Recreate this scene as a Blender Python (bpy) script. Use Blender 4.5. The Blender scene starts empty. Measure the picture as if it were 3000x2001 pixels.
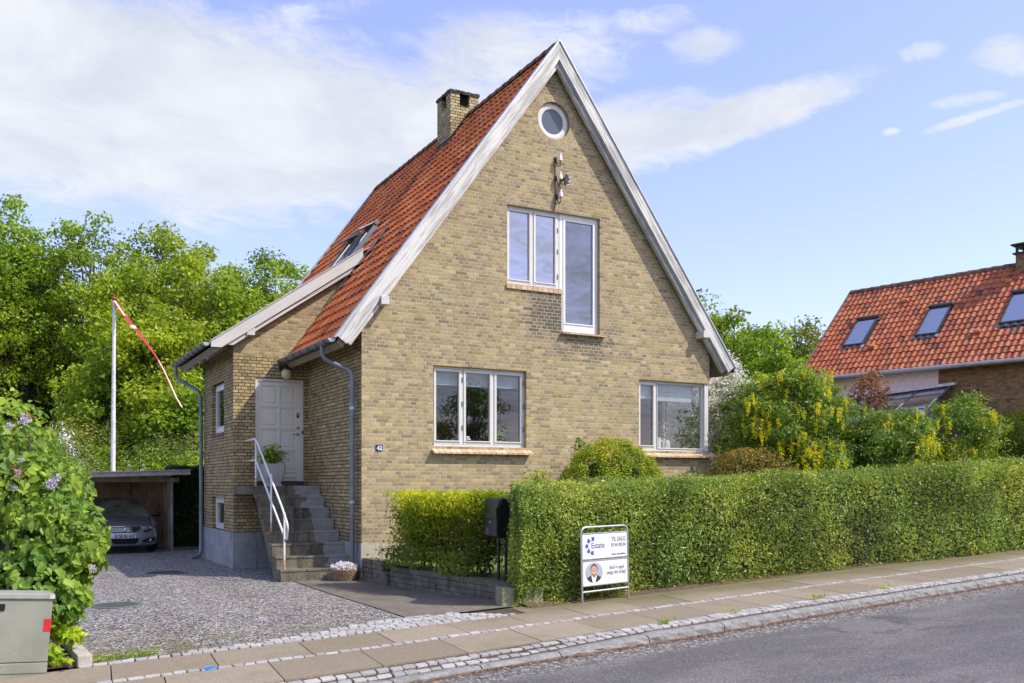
import bpy, bmesh, math, random
import numpy as np
from mathutils import Vector, Matrix
from mathutils.geometry import tessellate_polygon

# ------------------------------------------------------------------ scene, camera, light
scene = bpy.context.scene
R = math.radians
# house-aligned world: X along the street gable, Y into the plot, Z up, metres; origin at the front left house corner
FC = 2723.0                      # focal length in photo pixels (3000 px wide)
FX = (0.87820, 0.47829); SX = (-0.47829, 0.87820)
CAM = np.array([-5.514, -15.672, 1.70])
cam_data = bpy.data.cameras.new('camera'); cam = bpy.data.objects.new('camera', cam_data)
scene.collection.objects.link(cam); scene.camera = cam
cam.location = CAM.tolist(); cam.rotation_euler = (R(90), 0, -math.atan2(FX[1], SX[1]))
cam_data.sensor_width = 36; cam_data.lens = FC / 3000 * 36
cam_data.shift_y = (1418 - 1000.5) / 3000; cam_data.clip_start = 0.1; cam_data.clip_end = 3000
SUN = Vector((1.1, -1.0, 1.6)).normalized()
SUN_EL = math.asin(SUN.z); SUN_AZ = math.atan2(SUN.x, SUN.y)
sl = bpy.data.lights.new('sun', 'SUN'); sl.energy = 3.7; sl.angle = R(0.5); sl.color = (1.0, 0.93, 0.82)
so = bpy.data.objects.new('sun', sl); scene.collection.objects.link(so)
so.rotation_euler = SUN.to_track_quat('Z', 'Y').to_euler()
scene.view_settings.view_transform = 'Standard'; scene.view_settings.look = 'None'
scene.view_settings.exposure = 0.47; scene.view_settings.gamma = 1.0

def ray(u, v):                   # direction through a photo pixel
    x = (u - 1500) / FC
    return np.array([x * FX[0] + FX[1], x * SX[0] + SX[1], (1418 - v) / FC])
def depth(u, v, y): return CAM + y * ray(u, v)
def hit(u, v, ax, val):
    r = ray(u, v); return CAM + (val - CAM[ax]) / r[ax] * r

# ------------------------------------------------------------------ node helpers
class NT:
    def __init__(s, tree): s.t = tree; s.n = tree.nodes; s.l = tree.links
    def node(s, typ, **kw):
        nd = s.n.new(typ)
        for k, v in kw.items(): setattr(nd, k, v)
        return nd
    def put(s, sock, val):
        if val is None: return
        if isinstance(val, bpy.types.NodeSocket): s.l.new(val, sock)
        elif isinstance(val, (tuple, list)):
            sock.default_value = tuple(val) + ((1,) if len(val) == 3 and sock.type == 'RGBA' else ())
        else: sock.default_value = val
    def math(s, op, a, b=None, c=None, clamp=False):
        nd = s.node('ShaderNodeMath', operation=op, use_clamp=clamp)
        s.put(nd.inputs[0], a); s.put(nd.inputs[1], b); s.put(nd.inputs[2], c); return nd.outputs[0]
    def vm(s, op, a, b=None, out=0):
        nd = s.node('ShaderNodeVectorMath', operation=op); s.put(nd.inputs[0], a); s.put(nd.inputs[1], b)
        return nd.outputs[out]
    def dot(s, a, b): return s.vm('DOT_PRODUCT', a, b, 1)
    def xyz(s, x=0, y=0, z=0):
        nd = s.node('ShaderNodeCombineXYZ'); s.put(nd.inputs[0], x); s.put(nd.inputs[1], y); s.put(nd.inputs[2], z); return nd.outputs[0]
    def sep(s, v): nd = s.node('ShaderNodeSeparateXYZ'); s.put(nd.inputs[0], v); return nd.outputs
    def noise(s, vec, scale, detail=3, rough=.55, dist=0, col=False):
        nd = s.node('ShaderNodeTexNoise'); s.put(nd.inputs['Vector'], vec); nd.inputs['Scale'].default_value = scale
        nd.inputs['Detail'].default_value = detail; nd.inputs['Roughness'].default_value = rough; nd.inputs['Distortion'].default_value = dist
        return nd.outputs[1 if col else 0]
    def voro(s, vec, scale, feature='F1', out='Color', rand=1.0):
        nd = s.node('ShaderNodeTexVoronoi', feature=feature); s.put(nd.inputs['Vector'], vec)
        nd.inputs['Scale'].default_value = scale; nd.inputs['Randomness'].default_value = rand; return nd.outputs[out]
    def white(s, vec): nd = s.node('ShaderNodeTexWhiteNoise'); s.put(nd.inputs['Vector'], vec); return nd.outputs['Value']
    def ramp(s, fac, stops, interp='LINEAR'):
        nd = s.node('ShaderNodeValToRGB'); cr = nd.color_ramp; cr.interpolation = interp
        while len(cr.elements) < len(stops): cr.elements.new(0.5)
        for e, (p, c) in zip(cr.elements, stops):
            e.position = p; e.color = (tuple(c) + (1,)) if not isinstance(c, (int, float)) else (c, c, c, 1)
        s.put(nd.inputs[0], fac); return nd.outputs[0]
    def mix(s, fac, a, b, mode='MIX'):
        nd = s.node('ShaderNodeMix', data_type='RGBA', blend_type=mode); nd.clamp_factor = True
        s.put(nd.inputs[0], fac); s.put(nd.inputs[6], a); s.put(nd.inputs[7], b); return nd.outputs[2]
    def smooth(s, x, a, b, lo=0., hi=1.):
        nd = s.node('ShaderNodeMapRange', interpolation_type='SMOOTHSTEP'); s.put(nd.inputs[0], x)
        for i, v in zip((1, 2, 3, 4), (a, b, lo, hi)): nd.inputs[i].default_value = v
        return nd.outputs[0]
    def pos(s): return s.node('ShaderNodeNewGeometry').outputs['Position']
    def attr(s, name): return s.node('ShaderNodeAttribute', attribute_name=name).outputs['Fac']
    def bump(s, h, strength=.5, dist=.01):
        nd = s.node('ShaderNodeBump'); s.put(nd.inputs['Height'], h); nd.inputs['Strength'].default_value = strength
        nd.inputs['Distance'].default_value = dist; return nd.outputs[0]
    def bsdf(s, col, rough=.7, normal=None, metal=0., spec=.5, **kw):
        p = s.node('ShaderNodeBsdfPrincipled'); s.put(p.inputs['Base Color'], col); s.put(p.inputs['Roughness'], rough)
        s.put(p.inputs['Normal'], normal); s.put(p.inputs['Metallic'], metal); p.inputs['Specular IOR Level'].default_value = spec
        for k, v in kw.items(): s.put(p.inputs[k.replace('_', ' ')], v)
        return p.outputs[0]
    def out(s, sh): o = s.node('ShaderNodeOutputMaterial'); s.l.new(sh, o.inputs[0])

def new_mat(name):
    m = bpy.data.materials.new(name); m.use_nodes = True; m.node_tree.nodes.clear(); return m, NT(m.node_tree)

def simple(name, col, rough=.6, metal=0., var=.15, scale=6., bump=.0, bscale=60., spec=.5, col2=None):
    m, N = new_mat(name); P = N.pos()
    n = N.noise(P, scale, 4)
    c2 = col2 or tuple(c * (1 - var * 2) for c in col)
    c = N.mix(N.smooth(n, .35, .7), col, c2)
    nm = N.bump(N.noise(P, bscale, 3), bump, .01) if bump else None
    N.out(N.bsdf(c, N.math('ADD', N.math('MULTIPLY', n, .15), rough - .07), nm, metal, spec)); return m

# ------------------------------------------------------------------ world: Nishita sky with thin cloud fields by direction
world = bpy.data.worlds.new('World'); scene.world = world; world.use_nodes = True
W = NT(world.node_tree); W.n.clear()
sky = W.node('ShaderNodeTexSky', sky_type='NISHITA', sun_disc=False); sky.sun_elevation = SUN_EL; sky.sun_rotation = SUN_AZ
sky.air_density = 1.0; sky.dust_density = 1.0; sky.ozone_density = 2.2; sky.altitude = 0
D = W.node('ShaderNodeTexCoord').outputs['Generated']
dx, dy, dz = W.sep(D)
az = W.math('ARCTAN2', dx, dy); el = W.math('ARCSINE', dz)
flat = W.vm('DIVIDE', D, W.xyz(*[W.math('ADD', W.math('MAXIMUM', dz, 0), .22)] * 3))
n1 = W.noise(flat, 2.3, 8, .62, .5); n2 = W.noise(W.vm('MULTIPLY', flat, (1.0, 1.5, 1.0)), 11, 8, .70, .9)
fld = W.math('ADD', W.math('MULTIPLY', W.math('SUBTRACT', n1, .5), 2.3), W.math('MULTIPLY', W.math('SUBTRACT', n2, .5), 1.7))
def azel(u, v): r = ray(u, v); return math.atan2(r[0], r[1]), math.atan2(r[2], math.hypot(r[0], r[1]))
blobs = [  # (u, v, half width px, half height px, tilt, strength)
    (250, 330, 950, 340, .04, 1.15), (900, 340, 640, 290, .10, 1.15), (1450, 190, 420, 150, .0, .6), (1800, 400, 360, 130, -.1, 1.2),
    (2150, 350, 420, 75, -.18, 1.2), (2060, 135, 120, 60, 0, .7), (1920, 60, 120, 40, 0, .45), (2700, 150, 75, 32, .0, .7), (2950, 165, 110, 60, .25, .75),
    (2860, 340, 160, 16, -.15, .6), (2840, 290, 120, 20, 0, .4), (2610, 385, 30, 12, 0, .7), (150, 40, 500, 60, .0, .15), (500, 620, 500, 60, 0, .25), (900, 40, 260, 50, -.25, .4)]
acc = None
for (u, v, hw, hh, k, st) in blobs:
    a0, e0 = azel(u, v); a1, _ = azel(u + hw, v); _, e1 = azel(u, v - hh)
    sa = abs(a1 - a0); se = abs(e1 - e0)
    da = W.math('SUBTRACT', az, a0); de = W.math('ADD', W.math('SUBTRACT', el, e0), W.math('MULTIPLY', da, k))
    q = W.math('ADD', W.math('POWER', W.math('ABSOLUTE', W.math('DIVIDE', da, sa)), 2), W.math('POWER', W.math('ABSOLUTE', W.math('DIVIDE', de, se)), 2))
    b = W.math('MULTIPLY', W.math('SUBTRACT', 1.15, q), st)
    b = W.math('MAXIMUM', b, -1.2)
    acc = b if acc is None else W.math('MAXIMUM', acc, b)
back = W.smooth(dy, .35, -.3); acc = W.math('MAXIMUM', acc, W.math('SUBTRACT', W.math('MULTIPLY', back, 1.5), 1.15))
cl = W.smooth(W.math('ADD', acc, W.math('MULTIPLY', fld, 1.0)), -.10, 1.0)
cl = W.math('MULTIPLY', cl, .93)
lp = W.smooth(el, -.02, .12)
cl = W.math('MULTIPLY', cl, lp)
shade = W.noise(flat, 4.5, 7, .6, .4)
ccol = W.mix(W.smooth(shade, .3, .7), (3.45, 3.65, 4.1), (4.4, 4.5, 4.65))
skyc = W.mix(cl, W.mix(1.0, W.mix(1.0, sky.outputs[0], (1.18, 1.03, 1.28), 'MULTIPLY'), (.60, .62, .76), 'ADD'), ccol)
bg = W.node('ShaderNodeBackground'); W.put(bg.inputs[0], skyc); bg.inputs[1].default_value = 0.15
wo = W.node('ShaderNodeOutputWorld'); W.l.new(bg.outputs[0], wo.inputs[0])

# ------------------------------------------------------------------ object helpers
COL = scene.collection
def setp(o, label=None, cat=None, group=None, kind=None):
    if label: o['label'] = label
    if cat: o['category'] = cat
    if group: o['group'] = group
    if kind: o['kind'] = kind
    return o
def empty(name, loc, label, cat, group=None, rot=0):
    o = bpy.data.objects.new(name, None); COL.objects.link(o); o.location = [float(c) for c in loc]
    o.rotation_euler = (0, 0, rot); o.empty_display_size = .2
    return setp(o, label, cat, group)
def attach(o, parent, local=False):
    if parent is None: return o
    root = parent
    o.parent = parent
    if not local:                # geometry given in world metres
        m = Matrix.Identity(4); p = parent
        while p: m = p.matrix_basis @ m if p.parent is None else (p.matrix_parent_inverse @ p.matrix_basis) @ m; p = p.parent
        o.matrix_parent_inverse = m.inverted()
    return o
def mesh_obj(name, verts, faces, mat, parent=None, smooth=False, attrs=None, local=False, recalc=False):
    me = bpy.data.meshes.new(name); me.from_pydata(verts, [], faces)
    if attrs:
        for k, a in attrs.items():
            at = me.attributes.new(k, 'FLOAT', 'FACE'); at.data.foreach_set('value', np.asarray(a, dtype=np.float32))
    if recalc:
        bm = bmesh.new(); bm.from_mesh(me); bmesh.ops.recalc_face_normals(bm, faces=bm.faces); bm.to_mesh(me); bm.free()
    if smooth: me.polygons.foreach_set('use_smooth', [True] * len(me.polygons))
    me.materials.append(mat); me.update()
    o = bpy.data.objects.new(name, me); COL.objects.link(o); attach(o, parent, local); return o

class Fr:                        # frame: a along, b outward, c up
    def __init__(s, o, ex, en, ez=(0, 0, 1)):
        s.o = np.array(o, float); s.ex = np.array(ex, float); s.en = np.array(en, float); s.ez = np.array(ez, float)
    def __call__(s, a, b, c): return s.o + a * s.ex + b * s.en + c * s.ez
IDF = Fr((0, 0, 0), (1, 0, 0), (0, 1, 0))
class MB:
    def __init__(s, fr=IDF): s.v = []; s.f = []; s.fr = fr
    def add(s, vs, fs):
        k = len(s.v); s.v += [tuple(float(x) for x in s.fr(*p)) for p in vs]; s.f += [tuple(i + k for i in f) for f in fs]; return s
    def box(s, a0, a1, b0, b1, c0, c1, bev=0.0):
        if bev:
            bm = bmesh.new(); bmesh.ops.create_cube(bm, size=1)
            for q in bm.verts: q.co = Vector(((a0 + a1) / 2 + q.co.x * (a1 - a0), (b0 + b1) / 2 + q.co.y * (b1 - b0), (c0 + c1) / 2 + q.co.z * (c1 - c0)))
            bmesh.ops.bevel(bm, geom=list(bm.edges), offset=bev, segments=2, affect='EDGES', profile=.6)
            bm.verts.ensure_lookup_table(); bm.verts.index_update()
            s.add([tuple(q.co) for q in bm.verts], [tuple(q.index for q in f.verts) for f in bm.faces]); bm.free(); return s
        v = [(a, b, c) for c in (c0, c1) for b in (b0, b1) for a in (a0, a1)]
        return s.add(v, [(0, 2, 3, 1), (4, 5, 7, 6), (0, 1, 5, 4), (2, 6, 7, 3), (0, 4, 6, 2), (1, 3, 7, 5)])
    def prism(s, poly, fn0, fn1):            # polygon list -> two mapped rings
        n = len(poly); v = [fn0(*p) for p in poly] + [fn1(*p) for p in poly]
        f = [tuple(range(n))[::-1], tuple(range(n, 2 * n))] + [(i, (i + 1) % n, n + (i + 1) % n, n + i) for i in range(n)]
        return s.add(v, f)
    def tube(s, pts, r, n=8, cap=True):
        pts = [Vector(p) for p in pts]; rr = r if isinstance(r, (list, tuple)) else [r] * len(pts)
        vs = []; fs = []; prev = None
        for i, p in enumerate(pts):
            d = (pts[min(i + 1, len(pts) - 1)] - pts[max(i - 1, 0)]).normalized()
            if prev is None:
                u = d.orthogonal().normalized()
            else:
                u = (prev - d * prev.dot(d)); u = u.normalized() if u.length > 1e-6 else d.orthogonal().normalized()
            prev = u; w = d.cross(u)
            vs += [tuple(p + (u * math.cos(2 * math.pi * k / n) + w * math.sin(2 * math.pi * k / n)) * rr[i]) for k in range(n)]
        for i in range(len(pts) - 1):
            fs += [(i * n + k, i * n + (k + 1) % n, (i + 1) * n + (k + 1) % n, (i + 1) * n + k) for k in range(n)]
        if cap: fs += [tuple(range(n))[::-1], tuple(range((len(pts) - 1) * n, len(pts) * n))]
        return s.add(vs, fs)
    def lathe(s, prof, c=(0, 0, 0), n=20, axis='z'):
        vs = []; fs = []; m = len(prof)
        for k in range(n):
            t = 2 * math.pi * k / n
            for (r, z) in prof:
                q = (r * math.cos(t), r * math.sin(t), z)
                if axis == 'y': q = (q[0], q[2], q[1])
                if axis == 'x': q = (q[2], q[0], q[1])
                vs.append((q[0] + c[0], q[1] + c[1], q[2] + c[2]))
        for k in range(n):
            for j in range(m - 1):
                a = k * m + j; b = ((k + 1) % n) * m + j; fs.append((a, b, b + 1, a + 1))
        return s.add(vs, fs)
    def sphere(s, c, r, n=14, sc=(1, 1, 1)):
        vs = []; fs = []; m = n // 2
        for j in range(m + 1):
            ph = math.pi * j / m
            for k in range(n):
                t = 2 * math.pi * k / n
                vs.append((c[0] + r * sc[0] * math.sin(ph) * math.cos(t), c[1] + r * sc[1] * math.sin(ph) * math.sin(t), c[2] + r * sc[2] * math.cos(ph)))
        for j in range(m):
            fs += [(j * n + k, (j + 1) * n + k, (j + 1) * n + (k + 1) % n, j * n + (k + 1) % n) for k in range(n)]
        return s.add(vs, fs)
    def quad(s, *p): return s.add(p, [tuple(range(len(p)))])
    def build(s, name, mat, parent=None, smooth=False, local=False, recalc=True):
        o = mesh_obj(name, s.v, s.f, mat, parent, False, None, local, recalc)
        if smooth:
            o.data.polygons.foreach_set('use_smooth', [True] * len(o.data.polygons))
            try: o.data.set_sharp_from_angle(angle=R(40))
            except Exception: pass
        return o

def wall_bm(mb, outer, holes=(), reveal=.12, back=None):
    """flat wall in frame (a,c) at b=0 with openings and reveals"""
    loops = [[Vector((a, c, 0)) for a, c in outer]] + [[Vector((a, c, 0)) for a, c in h] for h in holes]
    pts = [p for l in loops for p in l]; tris = tessellate_polygon(loops)
    mb.add([(p.x, 0, p.y) for p in pts], [tuple(t) for t in tris])
    for h in holes:
        n = len(h); mb.add([(a, 0, c) for a, c in h] + [(a, -reveal, c) for a, c in h], [(i, (i + 1) % n, n + (i + 1) % n, n + i) for i in range(n)])
    return mb
def rect(a0, a1, c0, c1): return [(a0, c0), (a1, c0), (a1, c1), (a0, c1)]

rng = np.random.default_rng(42)
def fbm(P, seed, f=1.0, k=10):
    g = np.random.default_rng(seed); r = np.zeros(len(P)); amp = 1.; tot = 0.
    for o in range(3):
        for i in range(k // 2):
            d = g.normal(size=3); d /= np.linalg.norm(d); r += amp * np.sin(P @ d * f * 2 ** o * g.uniform(.7, 1.4) + g.uniform(0, 6.28)); tot += amp * .7
        amp *= .55
    return r / tot * 1.6
SHAPES = {
    'rhomb': [(0, 0), (.45, .5), (1, 0)],
    'oval': [(0, 0), (.22, .38), (.62, .42), (1, 0)],
    'heart': [(0.04, 0), (-.06, .24), (.10, .46), (.38, .5), (.70, .28), (1, 0)],
    'blade': [(0, 0), (.3, .5), (.7, .4), (1, 0)],
    'star': [(0, 0), (-.1, .35), (.2, .32), (.32, .55), (.5, .28), (.68, .26), (1, 0)]}
def leaves(name, P, size, mat, parent=None, shape='rhomb', asp=.5, up=.4, fold=.22, nrm=None, droop=0., seed=0, extra=None):
    """one mesh of many leaves; up: how much leaf faces turn to the sky; nrm: optional outward directions"""
    g = np.random.default_rng(seed + 7); n = len(P)
    nv = g.normal(size=(n, 3)); nv /= np.linalg.norm(nv, axis=1, keepdims=True)
    nv = nv + np.array([0, 0, up * 2]) + (0 if nrm is None else nrm * 1.2); nv /= np.linalg.norm(nv, axis=1, keepdims=True)
    t = g.normal(size=(n, 3)) + np.array([0, 0, -droop * 2]); t -= nv * np.sum(t * nv, 1, keepdims=True); t /= np.linalg.norm(t, axis=1, keepdims=True)
    b = np.cross(nv, t); s = (size * g.uniform(.5, 1.35, n))[:, None]
    prof = SHAPES[shape]; m = len(prof); w = asp
    if m == 3:
        V = np.stack([P, P + t * s * .45 + b * s * w * .5 + nv * s * fold * w, P + t * s, P + t * s * .45 - b * s * w * .5 + nv * s * fold * w], 1)
        F = (np.arange(n)[:, None] * 4 + np.arange(4)); V = V.reshape(-1, 3); fr = g.random(n)
        ex = extra
    else:
        L = [P + t * s * a + b * s * w * h * 1.0 + nv * s * (fold * w * h * 1.6 - .12 * a * a) for a, h in prof]
        Rr = [P + t * s * a - b * s * w * h * 1.0 + nv * s * (fold * w * h * 1.6 - .12 * a * a) for a, h in prof[1:-1]]
        V = np.stack(L + Rr, 1); k = V.shape[1]; base = np.arange(n)[:, None] * k
        F1 = base + np.arange(m); F2 = base + np.array([0] + [m + i for i in range(m - 2)] + [m - 1])[::-1]
        F = np.stack([F1, F2], 1).reshape(-1, m); V = V.reshape(-1, 3); r0 = g.random(n); fr = np.repeat(r0, 2)
        ex = None if extra is None else np.repeat(extra, 2)
    at = {'rnd': fr}
    if ex is not None: at['tone'] = ex
    return mesh_obj(name, V, F.tolist() if n < 10 else F, mat, parent, attrs=at)

def leaf_mat(name, c_dark, c_mid, c_light, trans=.4, rough=.45, clump=1.3, odd=None, spec=.35):
    m, N = new_mat(name); P = N.pos(); r = N.attr('rnd')
    nz = N.smooth(N.noise(P, clump, 2), .35, .65)
    f = N.math('ADD', N.math('MULTIPLY', r, .6), N.math('MULTIPLY', nz, .4))
    stops = [(0, c_dark), (.5, c_mid), (.93, c_light)]
    c = N.ramp(f, stops)
    big = N.smooth(N.noise(P, clump * .42, 3), .38, .62); c = N.mix(big, N.mix(1.0, c, (.80, .90, .95), 'MULTIPLY'), N.mix(1.0, c, (1.2, 1.08, .9), 'MULTIPLY'))
    if odd: c = N.mix(N.math('GREATER_THAN', N.white(N.xyz(r, r, 1)), 1 - odd[0]), c, odd[1])
    b = N.bsdf(c, rough, None, 0, spec)
    tr = N.node('ShaderNodeBsdfTranslucent'); N.put(tr.inputs[0], N.mix(1.0, c, (1.25, 1.3, .55), 'MULTIPLY'))
    mx = N.node('ShaderNodeMixShader'); mx.inputs[0].default_value = trans
    N.l.new(b, mx.inputs[1]); N.l.new(tr.outputs[0], mx.inputs[2]); N.out(mx.outputs[0]); return m
# ------------------------------------------------------------------ materials
def brick_mat(name, mortar, tones, dirx=(1, 1, 0), raked=.4, weather=1.0, stain=False, mw=.0055, seed=0):
    m, N = new_mat(name); P = N.pos(); x, y, z = N.sep(P)
    u = N.math('ADD', N.dot(P, dirx), 200.0 + seed); H = .06667
    wob = N.math('MULTIPLY', N.math('SUBTRACT', N.noise(P, 9, 2), .5), .006)
    zz = N.math('ADD', N.math('DIVIDE', N.math('ADD', z, wob), H), 40.0)
    row = N.math('FLOOR', zz); fz = N.math('FRACT', zz)
    par = N.math('MODULO', row, 2.0); q4 = N.math('GREATER_THAN', N.math('MODULO', row, 4.0), 1.5)
    width = N.math('SUBTRACT', .24, N.math('MULTIPLY', par, .12))
    off = N.math('ADD', N.math('MULTIPLY', par, .06), N.math('MULTIPLY', q4, .12))
    off = N.math('ADD', off, N.math('MULTIPLY', N.white(N.xyz(row, 3, 0)), .022))
    qq = N.math('DIVIDE', N.math('ADD', u, off), width); colm = N.math('FLOOR', qq)
    # some stretchers are split in two headers
    sp = N.math('MULTIPLY', N.math('SUBTRACT', 1.0, par), N.math('GREATER_THAN', N.white(N.xyz(colm, row, 9)), .86))
    fx = N.math('MULTIPLY', N.math('FRACT', qq), width)
    half = N.math('MULTIPLY', sp, N.math('GREATER_THAN', fx, .12))
    fx2 = N.math('SUBTRACT', fx, N.math('MULTIPLY', half, .12)); w2 = N.math('SUBTRACT', width, N.math('MULTIPLY', sp, .12))
    jit = N.math('MULTIPLY', N.math('SUBTRACT', N.white(N.xyz(colm, row, 5)), .5), .004)
    dxm = N.math('MINIMUM', fx2, N.math('SUBTRACT', w2, fx2))
    dzm = N.math('MULTIPLY', N.math('MINIMUM', fz, N.math('SUBTRACT', 1.0, fz)), H)
    d = N.math('ADD', N.math('MINIMUM', dxm, dzm), N.math('MULTIPLY', N.math('SUBTRACT', N.noise(P, 55, 3), .5), .007))
    d = N.math('ADD', d, jit); mask = N.smooth(d, mw - .0015, mw + .0025)
    rnd = N.white(N.xyz(colm, row, half)); rnd2 = N.white(N.xyz(row, colm, N.math('ADD', half, 4)))
    c = N.ramp(rnd, tones, 'LINEAR')
    c = N.mix(N.smooth(N.noise(P, 38, 4, .65), .35, .75), c, N.mix(1.0, c, (.72, .68, .62), 'MULTIPLY'))
    c = N.mix(1.0, c, N.ramp(rnd2, [(0, .8), (.5, 1.0), (1, 1.12)]), 'MULTIPLY')
    if weather:
        wf = N.math('MULTIPLY', N.smooth(N.math('ADD', N.noise(P, .55, 5, .65), N.math('MULTIPLY', z, .035)), .45, 1.0), weather)
        c = N.mix(N.math('MULTIPLY', wf, .9), c, N.mix(1.0, c, (.66, .66, .68), 'MULTIPLY'))
    sk_ = N.noise(N.vm('MULTIPLY', P, (7, 7, .45)), 1.0, 4, .6); c = N.mix(N.math('MULTIPLY', N.smooth(sk_, .55, .72), .38), c, N.mix(1.0, c, (.55, .53, .52), 'MULTIPLY'))
    bs = N.math('MULTIPLY', N.smooth(z, 1.5, .55), N.smooth(N.noise(P, 2.2, 4, .6), .35, .65)); c = N.mix(N.math('MULTIPLY', bs, .35), c, (.17, .15, .10))
    ef = N.smooth(N.noise(P, 1.9, 6, .7), .64, .72); c = N.mix(N.math('MULTIPLY', ef, .28), c, (.55, .49, .40))
    mo = N.mix(N.smooth(N.noise(P, 4, 4), .4, .7), mortar, tuple(k * .78 for k in mortar))
    if stain:                       # soot-dark bricks beside the tall window
        dx_ = N.math('ABSOLUTE', N.math('DIVIDE', N.math('SUBTRACT', x, 3.85), .55)); dz_ = N.math('ABSOLUTE', N.math('DIVIDE', N.math('SUBTRACT', z, 5.06), .46))
        st = N.smooth(N.math('ADD', N.math('MAXIMUM', dx_, dz_), N.math('MULTIPLY', N.math('SUBTRACT', rnd, .5), .8)), .6, 1.1, 1, 0)
        dx2 = N.math('ABSOLUTE', N.math('DIVIDE', N.math('SUBTRACT', x, 4.7), .75)); dz2 = N.math('ABSOLUTE', N.math('DIVIDE', N.math('SUBTRACT', z, 4.45), .22))
        st2 = N.smooth(N.math('ADD', N.math('MAXIMUM', dx2, dz2), N.math('MULTIPLY', N.math('SUBTRACT', rnd, .5), 1.2)), .5, 1.1, .7, 0)
        c = N.mix(N.math('MULTIPLY', N.math('MAXIMUM', st, st2), .8), c, (.085, .078, .06))
    und_shade = N.math('MULTIPLY', N.smooth(fz, .02, .10, 1, 0), N.smooth(N.noise(P, 13, 3), .42, .58)); mo = N.mix(N.math('MULTIPLY', und_shade, .8), mo, (.07, .055, .04))  # shadow under each brick course painted into the mortar as a broken dark line
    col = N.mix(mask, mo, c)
    h = N.math('ADD', N.math('MULTIPLY', mask, 1.0), N.math('MULTIPLY', N.noise(P, 90, 3), .35))
    N.out(N.bsdf(col, .9, N.bump(h, raked, .012), 0, .2)); return m
YEL = [(0, (0.333, 0.265, 0.137)), (0.14, (0.505, 0.395, 0.179)), (0.3, (0.46, 0.36, 0.174)), (0.42, (0.369, 0.295, 0.161)), (0.52, (0.535, 0.43, 0.202)), (0.66, (0.434, 0.33, 0.188)), (0.76, (0.556, 0.45, 0.24)), (0.86, (0.404, 0.285, 0.165)), (0.93, (0.283, 0.235, 0.146)), (1, (0.525, 0.385, 0.151))]
M = {}
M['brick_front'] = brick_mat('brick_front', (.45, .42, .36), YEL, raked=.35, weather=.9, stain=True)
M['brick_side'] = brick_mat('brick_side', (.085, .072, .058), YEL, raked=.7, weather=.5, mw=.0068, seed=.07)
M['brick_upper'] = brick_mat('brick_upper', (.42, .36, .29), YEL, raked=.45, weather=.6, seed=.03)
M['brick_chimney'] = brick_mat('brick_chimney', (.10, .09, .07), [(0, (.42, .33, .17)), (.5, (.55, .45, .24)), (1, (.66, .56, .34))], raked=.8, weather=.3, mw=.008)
NR = [(0, (.20, .13, .065)), (.3, (.30, .20, .09)), (.55, (.36, .26, .12)), (.75, (.26, .14, .08)), (1, (.32, .24, .12))]
NBX = (-.214 + .977, .977 + .214, 0)
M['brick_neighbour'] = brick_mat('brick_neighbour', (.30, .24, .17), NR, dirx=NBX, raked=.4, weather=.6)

def wood_paint(name, base=(.66, .65, .61), worn=(.30, .29, .265), amt=.75, ax=(1, 0, 1.36)):
    m, N = new_mat(name); P = N.pos()
    al = N.dot(P, tuple(Vector(ax).normalized())); per = N.dot(P, tuple(Vector((-ax[2], 0, ax[0])).normalized())); _, y, _z = N.sep(P)
    v = N.xyz(N.math('MULTIPLY', al, .9), N.math('MULTIPLY', per, 16), N.math('MULTIPLY', y, 10))
    a = N.noise(v, 1.6, 5, .7); b = N.noise(P, 1.3, 3)
    f = N.math('MULTIPLY', N.smooth(N.math('ADD', a, N.math('MULTIPLY', b, .45)), .62, .84), amt)
    sp = N.math('MULTIPLY', N.smooth(N.noise(P, 14, 4, .7), .66, .78), amt * .8)
    c = N.mix(N.math('MAXIMUM', f, sp), base, worn)
    N.out(N.bsdf(c, .62, N.bump(a, .25, .006), 0, .35)); return m
M['barge_l'] = wood_paint('barge_left', ax=(1, 0, 1.36)); M['barge_r'] = wood_paint('barge_right', worn=(.26, .26, .25), amt=.85, ax=(1, 0, -1.36))
M['barge_a'] = wood_paint('barge_annex', (.60, .59, .55), (.42, .40, .36), .4, (1, 0, .698))
M['white_frame'] = simple('white_frame', (.66, .65, .61), .4, var=.04, scale=3)
M['pvc'] = simple('window_frame_tall', (.82, .82, .82), .35, var=.02)
M['frame_grey'] = simple('frame_warm_grey', (.66, .64, .57), .45, var=.05)
M['door'] = simple('door_paint', (.72, .69, .61), .42, var=.03, scale=2)
M['zinc'] = simple('zinc', (.20, .225, .26), .45, .35, .12, 4)
M['zinc_light'] = simple('zinc_light', (.50, .53, .55), .4, .5, .1, 8)
M['galv'] = simple('galvanised', (.55, .56, .58), .35, .75, .12, 20)
M['black_metal'] = simple('black_metal', (.012, .013, .015), .38, .1, .1, 9)
M['dark_iron'] = simple('dark_iron', (.05, .04, .035), .6, .4)
M['white_ceramic'] = simple('porcelain', (.78, .78, .78), .15, var=.03)
M['lead'] = simple('lead_flashing', (.26, .26, .26), .5, .3, .3, 25, .9, 30)
M['clay_sill'] = None
def sill_mat(name, dirx=(1, 0, 0), w=.118):
    m, N = new_mat(name); P = N.pos(); u = N.math('ADD', N.dot(P, dirx), 50.); q = N.math('DIVIDE', u, w); k = N.math('FLOOR', q); f = N.math('FRACT', q)
    j = N.smooth(N.math('MINIMUM', f, N.math('SUBTRACT', 1., f)), .02, .07)
    c = N.ramp(N.white(N.xyz(k, 1, 1)), [(0, (.50, .32, .19)), (.5, (.58, .41, .26)), (1, (.66, .50, .34))])
    c = N.mix(N.smooth(N.noise(P, 18, 4), .62, .72), c, (.75, .66, .5))
    N.out(N.bsdf(N.mix(j, (.22, .15, .1), c), .6, N.bump(j, .5, .01))); return m
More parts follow.
